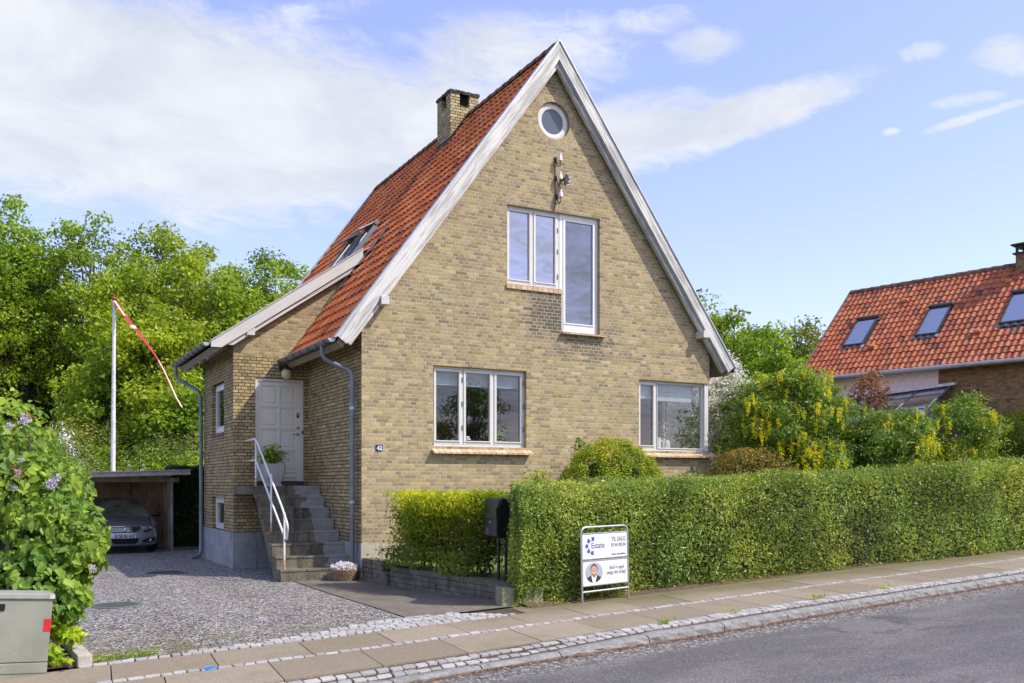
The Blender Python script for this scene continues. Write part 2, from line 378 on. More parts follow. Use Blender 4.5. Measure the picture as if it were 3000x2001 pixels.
M['clay_sill'] = sill_mat('clay_sill')
def tile_mat(name, c0, c1, c2, dark, moss=.3, rough=.45, band=None):
    m, N = new_mat(name); P = N.pos(); r = N.attr('rnd')
    c = N.ramp(r, [(0, c0), (.45, c1), (.85, c2), (1, dark)])
    c = N.mix(N.smooth(N.noise(P, 11, 4, .7), .5, .8), c, N.mix(1.0, c, (.55, .5, .5), 'MULTIPLY'))
    c = N.mix(N.math('MULTIPLY', N.smooth(N.noise(P, 1.1, 5, .7), .56, .72), moss), c, dark)
    c = N.mix(N.math('MULTIPLY', N.smooth(N.noise(P, 26, 3, .6), .66, .72), .5), c, (.34, .31, .20)); c = N.mix(N.math('MULTIPLY', N.smooth(N.noise(P, 7, 5, .75), .60, .72), .35), c, (.10, .095, .05))
    if band:                        # soot band below the chimney
        y0, wd = band; _, y, z = N.sep(P)
        b = N.smooth(N.math('ABSOLUTE', N.math('SUBTRACT', y, y0)), wd * .4, wd, .75, 0)
        c = N.mix(N.math('MULTIPLY', b, N.smooth(N.noise(P, 5, 3), .25, .6)), c, (.10, .035, .025))
    N.out(N.bsdf(c, N.math('ADD', rough, N.math('MULTIPLY', r, .15)), N.bump(N.noise(P, 45, 3), .25, .006), 0, .2)); return m
M['tile'] = tile_mat('roof_tile', (.50, .115, .034), (.63, .182, .052), (.71, .25, .085), (.16, .055, .038), .4, .6, (4.55, .45))
M['tile_n'] = tile_mat('roof_tile_neighbour', (.31, .082, .038), (.40, .12, .05), (.47, .165, .068), (.11, .05, .04), .5, .35)
M['ridge'] = simple('ridge_tile', (.20, .12, .075), .8, var=.3, scale=5, bump=.5, col2=(.06, .055, .035))
def concrete(name, c1, c2, c3, scale=2.5, fine=80, rough=.85, bump=.25):
    m, N = new_mat(name); P = N.pos()
    a = N.noise(P, scale, 5, .65); b = N.noise(P, fine, 2, .6); v = N.noise(N.vm('MULTIPLY', P, (9, 9, 1.2)), 1, 4, .6)
    c = N.mix(N.smooth(a, .35, .65), c1, c2); c = N.mix(N.math('MULTIPLY', N.smooth(v, .52, .72), .7), c, c3)
    c = N.mix(1.0, c, N.ramp(b, [(.3, .78), (.7, 1.15)]), 'MULTIPLY')
    N.out(N.bsdf(c, rough, N.bump(N.math('ADD', b, a), bump, .01), 0, .25)); return m
M['stair'] = concrete('stair_concrete', (.17, .15, .115), (.27, .25, .20), (.055, .05, .035), 3.2)
M['stair_patch'] = concrete('stair_patch', (.34, .33, .31), (.40, .39, .37), (.22, .21, .19), 3)
M['plinth'] = concrete('plinth_render', (.25, .26, .265), (.36, .37, .38), (.07, .065, .055), 1.3, 60)
M['plinth_f'] = concrete('plinth_front', (.42, .38, .28), (.48, .44, .34), (.25, .23, .15), 1.6, 60)
M['stone_wall'] = concrete('retaining_stone', (.12, .105, .08), (.20, .18, .14), (.045, .04, .03), 5, 60, .9, .7)
M['block'] = concrete('granite_block', (.30, .28, .21), (.24, .25, .13), (.42, .40, .36), 6, 70, .9, .4)
M['granite'] = concrete('granite_edge', (.42, .38, .33), (.50, .46, .40), (.24, .21, .17), 6, 120, .85, .4)
M['slatwood'] = simple('slat_wood', (.44, .29, .195), .7, var=.2, scale=3)
M['fascia'] = simple('weathered_fascia', (.46, .42, .39), .7, var=.15, scale=5)
M['grey_post'] = simple('grey_post', (.28, .30, .34), .6, var=.15)
M['glass'] = None
def glass_mat(name, tint=(.82, .87, .86), ior=.09, rough=.0):
    m, N = new_mat(name); geo = N.node('ShaderNodeNewGeometry'); cc = N.math('ABSOLUTE', N.dot(geo.outputs['Incoming'], geo.outputs['Normal']))
    class fr: outputs = [N.math('ADD', ior, N.math('MULTIPLY', 1 - ior, N.math('POWER', N.math('SUBTRACT', 1.0, cc), 5.0)))]
    t = N.node('ShaderNodeBsdfTransparent'); t.inputs[0].default_value = (*tint, 1)
    g = N.node('ShaderNodeBsdfGlossy'); g.inputs['Roughness'].default_value = rough; g.inputs[0].default_value = (.93, .95, 1, 1)
    mx = N.node('ShaderNodeMixShader'); N.l.new(fr.outputs[0], mx.inputs[0]); N.l.new(t.outputs[0], mx.inputs[1]); N.l.new(g.outputs[0], mx.inputs[2])
    N.out(mx.outputs[0]); return m
M['glass'] = glass_mat('window_glass'); M['glass_up'] = glass_mat('window_glass_coated', (.6, .62, .68), .42)
M['glass_tall'] = glass_mat('window_glass_tall', (.55, .62, .58), .24)
M['glass_frost'] = simple('round_glass', (.10, .125, .16), .2, var=.1, scale=25)
M['sky_glass'] = glass_mat('skylight_glass', (.5, .55, .6), .62)
M['interior'] = simple('interior_wall', (.33, .31, .28), .9, var=.05)
M['interior_dark'] = simple('interior_dark', (.08, .075, .07), .9)
M['blind'] = simple('blind_fabric', (.40, .44, .46), .8, var=.08, scale=10)
M['asphalt_speck'] = None

def gravel_mat():
    m, N = new_mat('gravel'); P = N.pos(); x, y, z = N.sep(P)
    V = N.vm('ADD', P, N.vm('MULTIPLY', N.noise(P, 30, 2, col=True), (.02, .02, .02)))
    cell = N.voro(V, 36, 'F1', 'Color'); cr, cg, cb = N.sep(cell); dist = N.voro(V, 36, 'F1', 'Distance')
    c = N.ramp(cr, [(0, (.095, .092, .095)), (.35, (.24, .228, .215)), (.65, (.39, .372, .35)), (.88, (.57, .535, .485)), (1, (.76, .71, .63))])
    c = N.mix(N.smooth(dist, .45, .8), c, (.035, .032, .032))
    c = N.mix(N.math('MULTIPLY', N.smooth(N.noise(P, 1.7, 5, .75), .50, .68), .5), c, N.mix(1.0, c, (.72, .62, .48), 'MULTIPLY'))
    ed = N.math('MULTIPLY', N.smooth(y, -3.6, -5.9), N.smooth(N.noise(P, 3.5, 5, .7), .42, .62))
    c = N.mix(N.math('MULTIPLY', ed, .75), c, N.mix(N.smooth(N.noise(P, 26, 3), .4, .6), (.20, .14, .06), (.13, .17, .03)))
    h = N.math('SUBTRACT', 1.0, dist)
    rut = N.math('MAXIMUM', N.smooth(N.math('ABSOLUTE', N.math('ADD', x, 3.75)), .12, .42, 1, 0), N.smooth(N.math('ABSOLUTE', N.math('ADD', x, 2.3)), .12, .42, 1, 0))
    c = N.mix(N.math('MULTIPLY', N.math('MULTIPLY', rut, N.smooth(N.noise(P, 1.5, 4), .35, .6)), .30), c, N.mix(1.0, c, (.62, .58, .52), 'MULTIPLY'))
    N.out(N.bsdf(c, .75, N.bump(N.math('ADD', h, N.math('MULTIPLY', cg, .8)), 1.0, .022), 0, .3)); return m
M['gravel'] = gravel_mat()
def asphalt_mat():
    m, N = new_mat('asphalt'); P = N.pos()
    t = N.dot(P, (.9908, .1353, 0)); nn = N.dot(P, (-.1353, .9908, 0))
    cell = N.voro(P, 95, 'F1', 'Color'); cr, cg, cb = N.sep(cell)
    base = N.mix(N.smooth(N.noise(N.xyz(N.math('MULTIPLY', t, .35), nn, 0), .9, 4, .6), .40, .62), (.105, .101, .101), (.150, .144, .140))
    base = N.mix(N.smooth(N.noise(P, .8, 5, .7, 1.0), .60, .68), base, (.078, .076, .080))
    c = N.mix(1.0, base, N.ramp(cr, [(0, .60), (.6, 1.0), (.93, 1.25), (1, 2.6)]), 'MULTIPLY')
    spk = N.math('GREATER_THAN', cg, .975); c = N.mix(N.math('MULTIPLY', spk, .55), c, (.42, .40, .35))
    # worn coarse strip along the kerb
    e0 = N.math('ADD', nn, N.math('MULTIPLY', N.noise(P, 2.0, 4), .22)); edge = N.smooth(e0, -7.86, -7.66)
    big = N.sep(N.voro(P, 42, 'F1', 'Color'))[0]
    c = N.mix(N.math('MULTIPLY', edge, .9), c, N.ramp(big, [(0, (.05, .045, .045)), (.6, (.14, .125, .115)), (.85, (.28, .26, .23)), (1, (.5, .47, .42))]))
    # crack lines
    ck = N.voro(N.vm('ADD', P, N.vm('MULTIPLY', N.noise(P, 1.5, 4, col=True), (.9, .9, 0))), .33, 'DISTANCE_TO_EDGE', 'Distance')
    c = N.mix(N.smooth(ck, .002, .007, .30, 0), c, (.03, .028, .028))
    N.out(N.bsdf(c, .8, N.bump(cr, .55, .006), 0, .35)); return m
M['asphalt'] = asphalt_mat()
def slab_mat():
    m, N = new_mat('slab'); P = N.pos(); r = N.attr('rnd')
    c = N.ramp(r, [(0, (.225, .185, .13)), (.5, (.262, .22, .158)), (1, (.30, .252, .184))])
    cell = N.sep(N.voro(P, 120, 'F1', 'Color'))[0]
    c = N.mix(1.0, c, N.ramp(cell, [(0, .75), (.5, 1.0), (.95, 1.12), (1, 1.7)]), 'MULTIPLY')
    c = N.mix(N.math('MULTIPLY', N.smooth(N.noise(P, 1.2, 5, .65), .45, .7), .6), c, (.20, .175, .11))
    nn = N.dot(P, (-.1353, .9908, 0)); x, y, z = N.sep(P)
    gr = N.math('MULTIPLY', N.smooth(N.math('ADD', nn, N.math('MULTIPLY', N.noise(P, 1.3, 4), .7)), -5.45, -4.75), N.smooth(x, -1.5, 1.5))
    c = N.mix(N.math('MULTIPLY', gr, .75), c, (.135, .125, .055))
    N.out(N.bsdf(c, .85, N.bump(cell, .25, .004), 0, .25)); return m
M['slab'] = slab_mat()
def cob_mat():
    m, N = new_mat('cobble_granite'); P = N.pos(); r = N.attr('rnd')
    c = N.ramp(r, [(0, (.29, .285, .27)), (.5, (.385, .375, .36)), (1, (.48, .47, .45))])
    c = N.mix(N.smooth(N.noise(P, 60, 4, .7), .48, .70), c, (.24, .23, .215)); c = N.mix(N.math('MULTIPLY', N.smooth(N.noise(P, 5, 4, .7), .5, .7), .5), c, (.26, .235, .18)); 
    N.out(N.bsdf(c, .8, N.bump(N.noise(P, 70, 4), .4, .008), 0, .3)); return m
M['cobble'] = cob_mat()
M['kerb'] = concrete('kerb_granite', (.21, .21, .20), (.31, .305, .29), (.085, .08, .07), 9, 90, .85, .9)
M['soil'] = simple('soil', (.13, .085, .05), .95, var=.25, scale=12, bump=.8, bscale=60, col2=(.055, .038, .025))
M['joint'] = simple('joint_sand', (.085, .06, .038), .95, var=.2, scale=20, bump=.6)
M['path'] = concrete('path_asphalt', (.15, .13, .105), (.20, .175, .14), (.085, .075, .06), 1.5, 60, .9, .4)
M['lawn'] = simple('lawn', (.13, .17, .035), .9, var=.15, scale=5, bump=.5, col2=(.08, .12, .02))
M['field'] = simple('field', (.07, .10, .025), .95, var=.2, scale=.6, col2=(.045, .07, .018))
M['bark'] = simple('bark', (.085, .068, .05), .9, var=.25, scale=9, bump=.7, bscale=25)
M['twig'] = simple('twig', (.06, .045, .032), .9)
# foliage
M['oak'] = leaf_mat('woodland_leaf', (0.113, 0.179, 0.018), (0.241, 0.344, 0.033), (0.480, 0.595, 0.054), .42, clump=.35)
M['oak_y'] = leaf_mat('yellow_green_leaf', (0.136, 0.196, 0.020), (0.269, 0.370, 0.030), (0.468, 0.566, 0.047), .45, clump=.4)
M['bush'] = leaf_mat('bush_leaf', (0.095, 0.129, 0.030), (0.230, 0.275, 0.059), (0.383, 0.404, 0.108), .35, clump=.7)
M['privet'] = leaf_mat('privet_leaf', (0.071, 0.122, 0.026), (0.214, 0.313, 0.065), (0.505, 0.584, 0.138), .35, .38, clump=1.1, odd=(.04, (.34, .40, .12)), spec=.35)
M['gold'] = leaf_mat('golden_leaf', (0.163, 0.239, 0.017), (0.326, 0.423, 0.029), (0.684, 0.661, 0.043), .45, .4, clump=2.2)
M['lilac'] = leaf_mat('lilac_leaf', (0.092, 0.170, 0.030), (0.184, 0.308, 0.049), (0.332, 0.470, 0.062), .38, .45, clump=2.5, spec=.3)
M['ivy'] = leaf_mat('ivy_leaf', (0.145, 0.246, 0.014), (0.377, 0.522, 0.029), (0.609, 0.696, 0.043), .4, .35, clump=3)
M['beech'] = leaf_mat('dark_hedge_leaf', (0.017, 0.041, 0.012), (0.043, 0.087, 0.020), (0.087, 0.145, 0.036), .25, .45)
M['yew'] = leaf_mat('yew_leaf', (0.122, 0.181, 0.013), (0.329, 0.387, 0.019), (0.617, 0.615, 0.032), .25, .5, clump=3)
M['hawleaf'] = leaf_mat('hawthorn_leaf', (0.066, 0.104, 0.029), (0.170, 0.244, 0.043), (0.302, 0.365, 0.072), .35)
M['laburnum'] = leaf_mat('laburnum_leaf', (0.071, 0.132, 0.019), (0.181, 0.273, 0.035), (0.361, 0.483, 0.056), .38, clump=1.2, spec=.5)
M['coppery'] = leaf_mat('copper_leaf', (0.105, 0.048, 0.036), (0.197, 0.083, 0.058), (0.325, 0.165, 0.102), .4)
M['rosy'] = leaf_mat('bronze_shrub_leaf', (0.104, 0.112, 0.022), (0.260, 0.239, 0.051), (0.418, 0.303, 0.072), .35, clump=2, odd=(.12, (.30, .10, .04)))
def petal(name, col, t=.3):
    m, N = new_mat(name); r = N.attr('rnd'); c = N.mix(r, col, tuple(k * .8 for k in col))
    b = N.bsdf(c, .7, None, 0, .2); tr = N.node('ShaderNodeBsdfTranslucent'); N.put(tr.inputs[0], c)
    mx = N.node('ShaderNodeMixShader'); mx.inputs[0].default_value = t; N.l.new(b, mx.inputs[1]); N.l.new(tr.outputs[0], mx.inputs[2]); N.out(mx.outputs[0]); return m
M['p_white'] = petal('white_petal', (.88, .88, .80)); M['p_yel'] = petal('yellow_petal', (.84, .78, .03)); M['p_pink'] = petal('pink_petal', (.85, .30, .45))
M['p_lilac'] = petal('lilac_petal', (.74, .64, .80)); M['p_blush'] = petal('blush_petal', (.85, .68, .58)); M['p_pansy'] = petal('pansy_petal', (.85, .79, .88)); M['p_brown'] = petal('spent_flower', (.36, .15, .05))
# ------------------------------------------------------------------ street frame and ground
T2 = np.array([.9908, .1353]); N2 = np.array([-.1353, .9908]); P0 = np.array([-2.519, -6.545]); G = .0137
def cmid(t): return float(np.interp(t, [-30, -4, -2.3, 0, 2.3, 5.2, 8.8, 15, 60], [-.6, -.06, 0, -.02, .07, .17, .27, .33, .33]))
def SW(t, n, dz=0.): p = P0 + t * T2 + n * N2; return (p[0], p[1], dz + G * max(-40, min(60, t)))
def tn(x, y): d = np.array([x, y]) - P0; return float(d @ T2), float(d @ N2)
def gz(x, y):
    t, n = tn(x, y); k = min(1, max(0, (n - 1.5) / 3.5)); k = k * k * (3 - 2 * k); return G * t * (1 - k)
def strip_mesh(name, ts, nfs, mat, kind='structure'):
    v = []; f = []; m = len(nfs)
    for t in ts:
        for nf in nfs: n, dz = nf(t); v.append(SW(t, n, dz))
    for i in range(len(ts) - 1):
        for j in range(m - 1): a = i * m + j; f.append((a, a + 1, a + m + 1, a + m))
    return setp(mesh_obj(name, v, f, mat), kind=kind)
TS = list(np.concatenate([np.arange(-150, -6, 12.), np.arange(-6, 30, .5), np.arange(30, 160, 10.)]))
def kfront(t): return cmid(t) - float(np.interp(t, [1, 4], [1.30, 1.42]))
def drop(t): return -float(np.interp(t, [1.4, 3.3], [.065, 0]))
def nup(t): return float(np.interp(t, [-2.3, -1.2, -.4, .3, 1.1, 2.7], [.92, 1.0, 1.08, 1.25, 1.5, 1.58]))
strip_mesh('road', TS, [lambda t: (kfront(t) + .05, -.105), lambda t: (kfront(t) - 1, -.10), lambda t: (-4.6, -.06), lambda t: (-7.9, -.105)], M['asphalt'])
strip_mesh('pavement_bed', TS, [lambda t: (cmid(t) + 1.6, -.010), lambda t: (cmid(t) - .88, -.016), lambda t: (kfront(t) + .05, -.02 + drop(t))], M['joint'])
strip_mesh('far_pavement', TS, [lambda t: (-7.9, -.12), lambda t: (-7.9, 0), lambda t: (-10.2, .01)], M['slab'])
strip_mesh('field_behind_street', TS, [lambda t: (-10.2, -.005), lambda t: (-30, 0), lambda t: (-400, 0)], M['field'])
# house-side ground: large sheet to the horizon
gv = []; gf = []; xs = [-500, -150, -60, -25, -12, -7, -5.6, -4, -2, 0, 2, 4, 8, 14, 20, 35, 80, 200, 500]; ns = [1.2, 2, 3, 4, 5.2, 9, 15, 30, 60, 150, 700]
for t in xs:
    for n in ns: p = P0 + t * T2 + n * N2; gv.append((p[0], p[1], gz(*p) - .03))
for i in range(len(xs) - 1):
    for j in range(len(ns) - 1): a = i * len(ns) + j; gf.append((a, a + 1, a + len(ns) + 1, a + len(ns)))
setp(mesh_obj('ground', gv, gf, M['field']), kind='structure')
def patch(name, x0, x1, y0f, y1, nx, ny, mat, dz):
    v = []; f = []
    for i in range(nx + 1):
        x = x0 + (x1 - x0) * i / nx; y0 = y0f(x)
        for j in range(ny + 1): y = y0 + (y1 - y0) * j / ny; v.append((x, y, gz(x, y) + dz))
    for i in range(nx):
        for j in range(ny): a = i * (ny + 1) + j; f.append((a, a + 1, a + ny + 2, a + ny + 1))
    return setp(mesh_obj(name, v, f, mat), kind='structure')
def nline(nn): return lambda x: (P0[1] + (nn + .1353 * (x - P0[0])) / .9908)
patch('driveway', -6.2, 1.0, lambda x: nline(nup((x - P0[0]) / .99) - .02)(x), 16, 30, 40, M['gravel'], .001)
patch('concrete_path', -1.12, .75, lambda x: nline(1.42)(x), .42, 4, 12, M['path'], .012)
patch('yard_path', -2.0, .5, lambda x: 9.6, 10.6, 2, 2, M['path'], .016)
# slabs
sv = []; sf = []; sr = []
def slab(t0, t1, na, nb):
    q = []
    for (t, n) in ((t0 + .006, na), (t1 - .006, na), (t1 - .006, nb), (t0 + .006, nb)):
        c = cmid(t); q.append(SW(t + .219 * n, c + n))
    k = len(sv); z = rng.uniform(-.002, .002)
    sv.extend([(x, y, zz + z) for x, y, zz in q] + [(x, y, zz - .03) for x, y, zz in q])
    sf.extend([(k, k + 1, k + 2, k + 3)] + [(k + i, k + (i + 1) % 4, k + 4 + (i + 1) % 4, k + 4 + i) for i in range(4)]); sr.extend([rng.random()] * 5)
t = -.79 - 12 * .972
while t < 45: slab(t, t + .972, -.895, -.065); t += .972
t = -2.2 - 12 * .95
while t < 45:
    slab(t, t + .95, .065, .80)
    if t > 2.4: slab(t + .3, t + 1.25, .812, 1.30)
    t += .95
setp(mesh_obj('pavement', sv, sf, M['slab'], attrs={'rnd': sr}), kind='structure')
# cobbles
cv = []; cf = []; cr_ = []
def cobble(t, n, L, Wd, dz, rot=.0):
    k = len(cv); ct = []; 
    for (a, b) in ((-.5, -.39), (-.42, -.5), (.42, -.5), (.5, -.39), (.5, .39), (.42, .5), (-.42, .5), (-.5, .39)):
        ct.append((a * L * (1 + rng.uniform(-.10, .08)), b * Wd * (1 + rng.uniform(-.14, .10))))
    sk = rng.uniform(-.12, .12) + rot
    for (s_, z) in ((1, dz - .045), (1.0, dz - .006), (.93, dz)):
        for (a, b) in ct: cv.append(SW(t + a * s_ + b * sk * s_ + .219 * b, n + b * s_, z))
    for r in range(2): cf.extend([(k + r * 8 + i, k + r * 8 + (i + 1) % 8, k + (r + 1) * 8 + (i + 1) % 8, k + (r + 1) * 8 + i) for i in range(8)])
    cf.append(tuple(range(k + 16, k + 24))); cr_.extend([rng.random()] * 17)
def row(t0, t1, nf, Wd, dzf, L0=.118):
    t = t0
    while t < t1:
        L = L0 * rng.uniform(.82, 1.28); cobble(t + L / 2, nf(t) + rng.uniform(-.006, .006), L - .010, Wd - rng.uniform(.004, .011), dzf(t) + rng.uniform(-.003, .006)); t += L
row(-6, -1.42, lambda t: cmid(t), .098, lambda t: .004); row(-1.27, 40, lambda t: cmid(t), .098, lambda t: .004)
row(-6, 40, lambda t: cmid(t) - .965, .118, lambda t: .002 + drop(t) * .35, .125); row(-6, 40, lambda t: cmid(t) - 1.09, .12, lambda t: .0 + drop(t) * .75, .13)
for k in range(8):
    n0 = .865 + k * .098; ok = [t for t in np.arange(-2.3, 2.85, .05) if nup(t) > n0 + .03]
    if ok: row(min(ok), 2.8 - .1 * k, lambda t, n0=n0: cmid(t) * .3 + n0, .094, lambda t: .012, .115)
setp(mesh_obj('cobblestones', cv, cf, M['cobble'], attrs={'rnd': cr_}), kind='structure')
# kerb
kb = MB(); t = -6.0; ti = 0
while t < 42:
    L = 1.24 if t > 1.3 else 0.98
    n = 12; rings = []
    g = np.random.default_rng(int(t * 10) + 100)
    for i in range(n + 1):
        tt = t + .008 + (L - .016) * i / n; kf = kfront(tt); d = drop(tt) * .98
        e = .012 * math.sin(i * 1.7 + t) + g.uniform(-.006, .006); inset = .006 if i in (0, n) else 0
        rings.append([SW(tt, kf + .15, d - .08), SW(tt, kf + .15, d - .004 - inset), SW(tt, kf + .05, d + .004 - inset + e * .2), SW(tt, kf + .018 - e * .4, d - .012 - inset), SW(tt, kf - .004 + e * .6, d - .035), SW(tt, kf - .012 - e * .5, -.085), SW(tt, kf - .01, -.16)])
    m = 7; vs = [p for r_ in rings for p in r_]
    fs = [(i * m + j, i * m + j + 1, (i + 1) * m + j + 1, (i + 1) * m + j) for i in range(n) for j in range(m - 1)] + [tuple(range(m)), tuple(range(n * m, n * m + m))]
    kb.add(vs, fs); t += L; ti += 1
ko = kb.build('kerb', M['kerb']); setp(ko, kind='structure')
# litter and weeds along the kerb and in the gravel edge
def scatter_t(n, t0, t1, nf, sd, dz, sp):
    ts = rng.uniform(t0, t1, n); return np.array([SW(t, nf(t) + abs(rng.normal()) * sd * sp, dz + rng.uniform(0, .012)) for t in ts])
L1 = scatter_t(5200, -1, 28, lambda t: kfront(t) - .025, .045, -.10, -1)
cl = fbm(L1, 5, 2.5); L1 = L1[cl > -.55]
lt = leaves('leaf_litter', L1, .035, M['p_brown'], shape='rhomb', asp=.45, up=1.5, seed=3); setp(lt, 'scattered brown dry leaf litter in the gutter along the granite kerb', 'leaf litter', kind='stuff')
L2 = []
for (t, n, k, s_) in [(4.1, -1.33, 40, .05), (3.75, -1.0, 60, .07), (5.0, -1.0, 30, .05), (6.9, -.95, 60, .1), (8.6, -.95, 60, .12), (6.4, -1.33, 25, .04), (3.2, -1.30, 25, .05), (10.5, -1.3, 40, .08)]:
    c = cmid(t)
    for i in range(k): L2.append(SW(t + rng.normal() * s_, n + c + rng.normal() * .03, .01 + rng.uniform(0, .05) + (-.09 if n < -1.2 else 0)))
for i in range(1500):
    t = rng.uniform(-2.25, 1.2); n = nup(t) + .05 + abs(rng.normal()) * .10
    if fbm(np.array([[t, n, 0]]), 9, 2.2)[0] > .12: L2.append(SW(t, n, rng.uniform(.004, .03)))
for i in range(500):
    t = rng.uniform(-2.2, 0.5); n = rng.uniform(1.0, 3.2)
    if fbm(np.array([[t, n, 0]]), 13, 1.8)[0] > .42: L2.append(SW(t, n, rng.uniform(.01, .03)))
for i in range(1800):
    t = rng.uniform(3.0, 24); n = cmid(t) + 1.12 + abs(rng.normal()) * .06
    if fbm(np.array([[t, n, 0]]), 17, 1.7)[0] > .05: L2.append(SW(t, n - .03, rng.uniform(.0, .07)))
wd = leaves('weeds', np.array(L2), .045, M['gold'], shape='rhomb', asp=.35, up=.3, seed=4); setp(wd, 'small green weeds sprouting between kerb, cobbles and gravel', 'weeds', kind='stuff')
# soil strip under the hedge, lawn
strip_mesh('hedge_soil', list(np.arange(3.35, 40, .7)), [lambda t: (cmid(t) + 1.02, -.004), lambda t: (cmid(t) + 1.25, .03), lambda t: (cmid(t) + 1.7, .12), lambda t: (cmid(t) + 2.4, .26)], M['soil'])
lv = [(.68, -3.95, .30), (.12, -.95, .36), (.03, .05, .40), (.03, 9.9, .42), (0, 40, .6), (70, 60, .8), (70, 6, .7)] + [SW(t, cmid(t) + 2.3, .28) for t in (40, 20, 10, 5)]
setp(mesh_obj('lawn', [(x, y, z) for x, y, z in lv], [tuple(range(len(lv)))], M['lawn']), kind='structure')
# bed of dry soil left of the driveway
e0 = SW(-2.27, .80); 
bed = MB(); bp = [SW(-9, .80, .0), SW(-2.36, .80, .0), (-4.97, -3.9, .03), (-6.4, 2.0, .03), (-13, 3, .03)]
bed.quad(*[(x, y, z + .03) for x, y, z in bp]); setp(bed.build('flower_bed', M['soil']), kind='structure')
# fallen twigs / brown chips on the bed
ch = np.array([SW(rng.uniform(-2.75, -2.36), rng.uniform(.8, 1.5), .045 + rng.uniform(0, .01)) for i in range(700)])
setp(leaves('bark_chips', ch, .035, petal('chip', (.30, .17, .08), .05), shape='rhomb', asp=.3, up=1.4, seed=5), 'dry brown bark chips on the bed beside the grey cabinet', 'bark chips', kind='stuff')

# granite edging block at the driveway corner
def along(name, p, q, w, h, mat, label, cat, z0=-.05, bev=.012, group=None):
    p = np.array(p[:2]); q = np.array(q[:2]); d = q - p; L = np.linalg.norm(d); d /= L
    m = MB(Fr((p[0], p[1], gz(*p)), (d[0], d[1], 0), (d[1], -d[0], 0))); m.box(0, L, -w / 2, w / 2, z0, h, bev)
    return setp(m.build(name, mat), label, cat, group)
along('granite_edging', SW(-2.24, .86), (-5.05, -3.4), .13, .11, M['granite'], 'long rough granite edging stone between gravel driveway and ivy bed', 'edging stone', group=None)
along('granite_block', (.38, -4.47), (.98, -4.55), .26, .25, M['block'], 'mossy squared granite block at the foot of the mailbox posts', 'stone block')
# retaining walls
def drywall(name, p, q, z0, H, label, n_c, seed):
    g = np.random.default_rng(seed); p = np.array(p); q = np.array(q); d = q - p; L = np.linalg.norm(d); d /= L; nn = (d[1], -d[0])
    if nn[0] > 0: nn = (-nn[0], -nn[1])
    m = MB(Fr((p[0], p[1], z0), (d[0], d[1], 0), (nn[0], nn[1], 0))); ch = H / n_c
    m.box(.01, L - .01, -.16, -.02, 0, H - .02)
    for r in range(n_c):
        a = -g.uniform(0, .3)
        while a < L:
            l = g.uniform(.38, .8); a0 = max(a, 0); a1 = min(a + l - .008, L)
            if a1 - a0 > .05: m.box(a0, a1, -.2, g.uniform(-.012, .012), r * ch + .003, (r + 1) * ch - .004, .007)
            a += l
    return setp(m.build(name, M['stone_wall']), label, 'retaining wall')
drywall('retaining_wall', (.56, -4.40), (.10, -1.10), 0.0, .335, 'long low dark stone retaining wall under the yellow-green hedge', 4, 1)
drywall('retaining_wall', (.085, -.82), (.0, -.02), 0.0, .40, 'short low stone retaining wall piece at the house corner by the basket', 5, 2)
along('granite_block', (.13, -1.1), (.08, -.82), .16, .22, M['stone_wall'], 'small dark stone step between the two pieces of retaining wall', 'stone block')
# covers
def disc_cover(name, x, y, r, mat, label, cat, lip=.012, parts=True, ribs=True):
    z = gz(x, y); e = empty(name, (x, y, z), label, cat)
    m = MB(Fr((x, y, z + .006), (1, 0, 0), (0, 1, 0))); m.lathe([(r * 1.06, -.02), (r * 1.06, lip), (r * .97, lip + .003), (r * .97, lip - .003)], n=40).build('rim', M['zinc'] if parts else mat, e)
    m = MB(Fr((x, y, z + .006), (1, 0, 0), (0, 1, 0))); m.lathe([(0, lip), (r * .96, lip), (r * .96, -.01)], n=40)
    if ribs:
        for k in range(-6, 7):
            w = math.sqrt(max(0, (r * .85) ** 2 - (k * r * .13) ** 2)); m.box(-w, w, k * r * .13 - .012, k * r * .13 + .012, lip, lip + .006)
    m.build('lid', mat, e); return e
disc_cover('manhole_cover', -4.16, -1.66, .31, M['cover'] if 'cover' in M else simple('cover_iron', (.10, .12, .10), .6, .2, .2, 12), 'round dark green-grey manhole cover in sunlit gravel', 'manhole cover')
disc_cover('manhole_cover', -2.86, 3.0, .36, simple('cover_rust', (.11, .075, .06), .8, .1, .2, 12), 'round rusty brown manhole cover in the shaded gravel further up the driveway', 'manhole cover')
bx, by, bz = SW(-1.345, cmid(-1.34)); e = empty('valve_cover', (bx, by, bz), 'small oval blue valve cover set in the middle row of cobbles', 'valve cover')
mb_ = simple('blue_plastic', (.08, .27, .58), .5)
MB(Fr((bx, by, bz), (1, 0, 0), (0, 1, 0))).lathe([(.066, -.03), (.066, .010), (.058, .013), (.054, .009), (0, .009)], n=28).build('lid', mb_, e)
MB(Fr((bx, by, bz), (.99, .13, 0), (-.13, .99, 0))).box(-.03, .03, -.007, .007, .009, .014).build('slot', simple('blue_dark', (.02, .08, .2), .5), e)
# fallen lilac blossom on the gravel
fx, fy = -2.75, -4.15
fl = np.array([(fx + rng.normal() * .05, fy + rng.normal() * .035, gz(fx, fy) + .02 + rng.uniform(0, .03)) for i in range(70)])
setp(leaves('fallen_blossom', fl, .02, M['p_lilac'], asp=.9, seed=6), 'pale lilac blossom head fallen on the gravel', 'blossom')
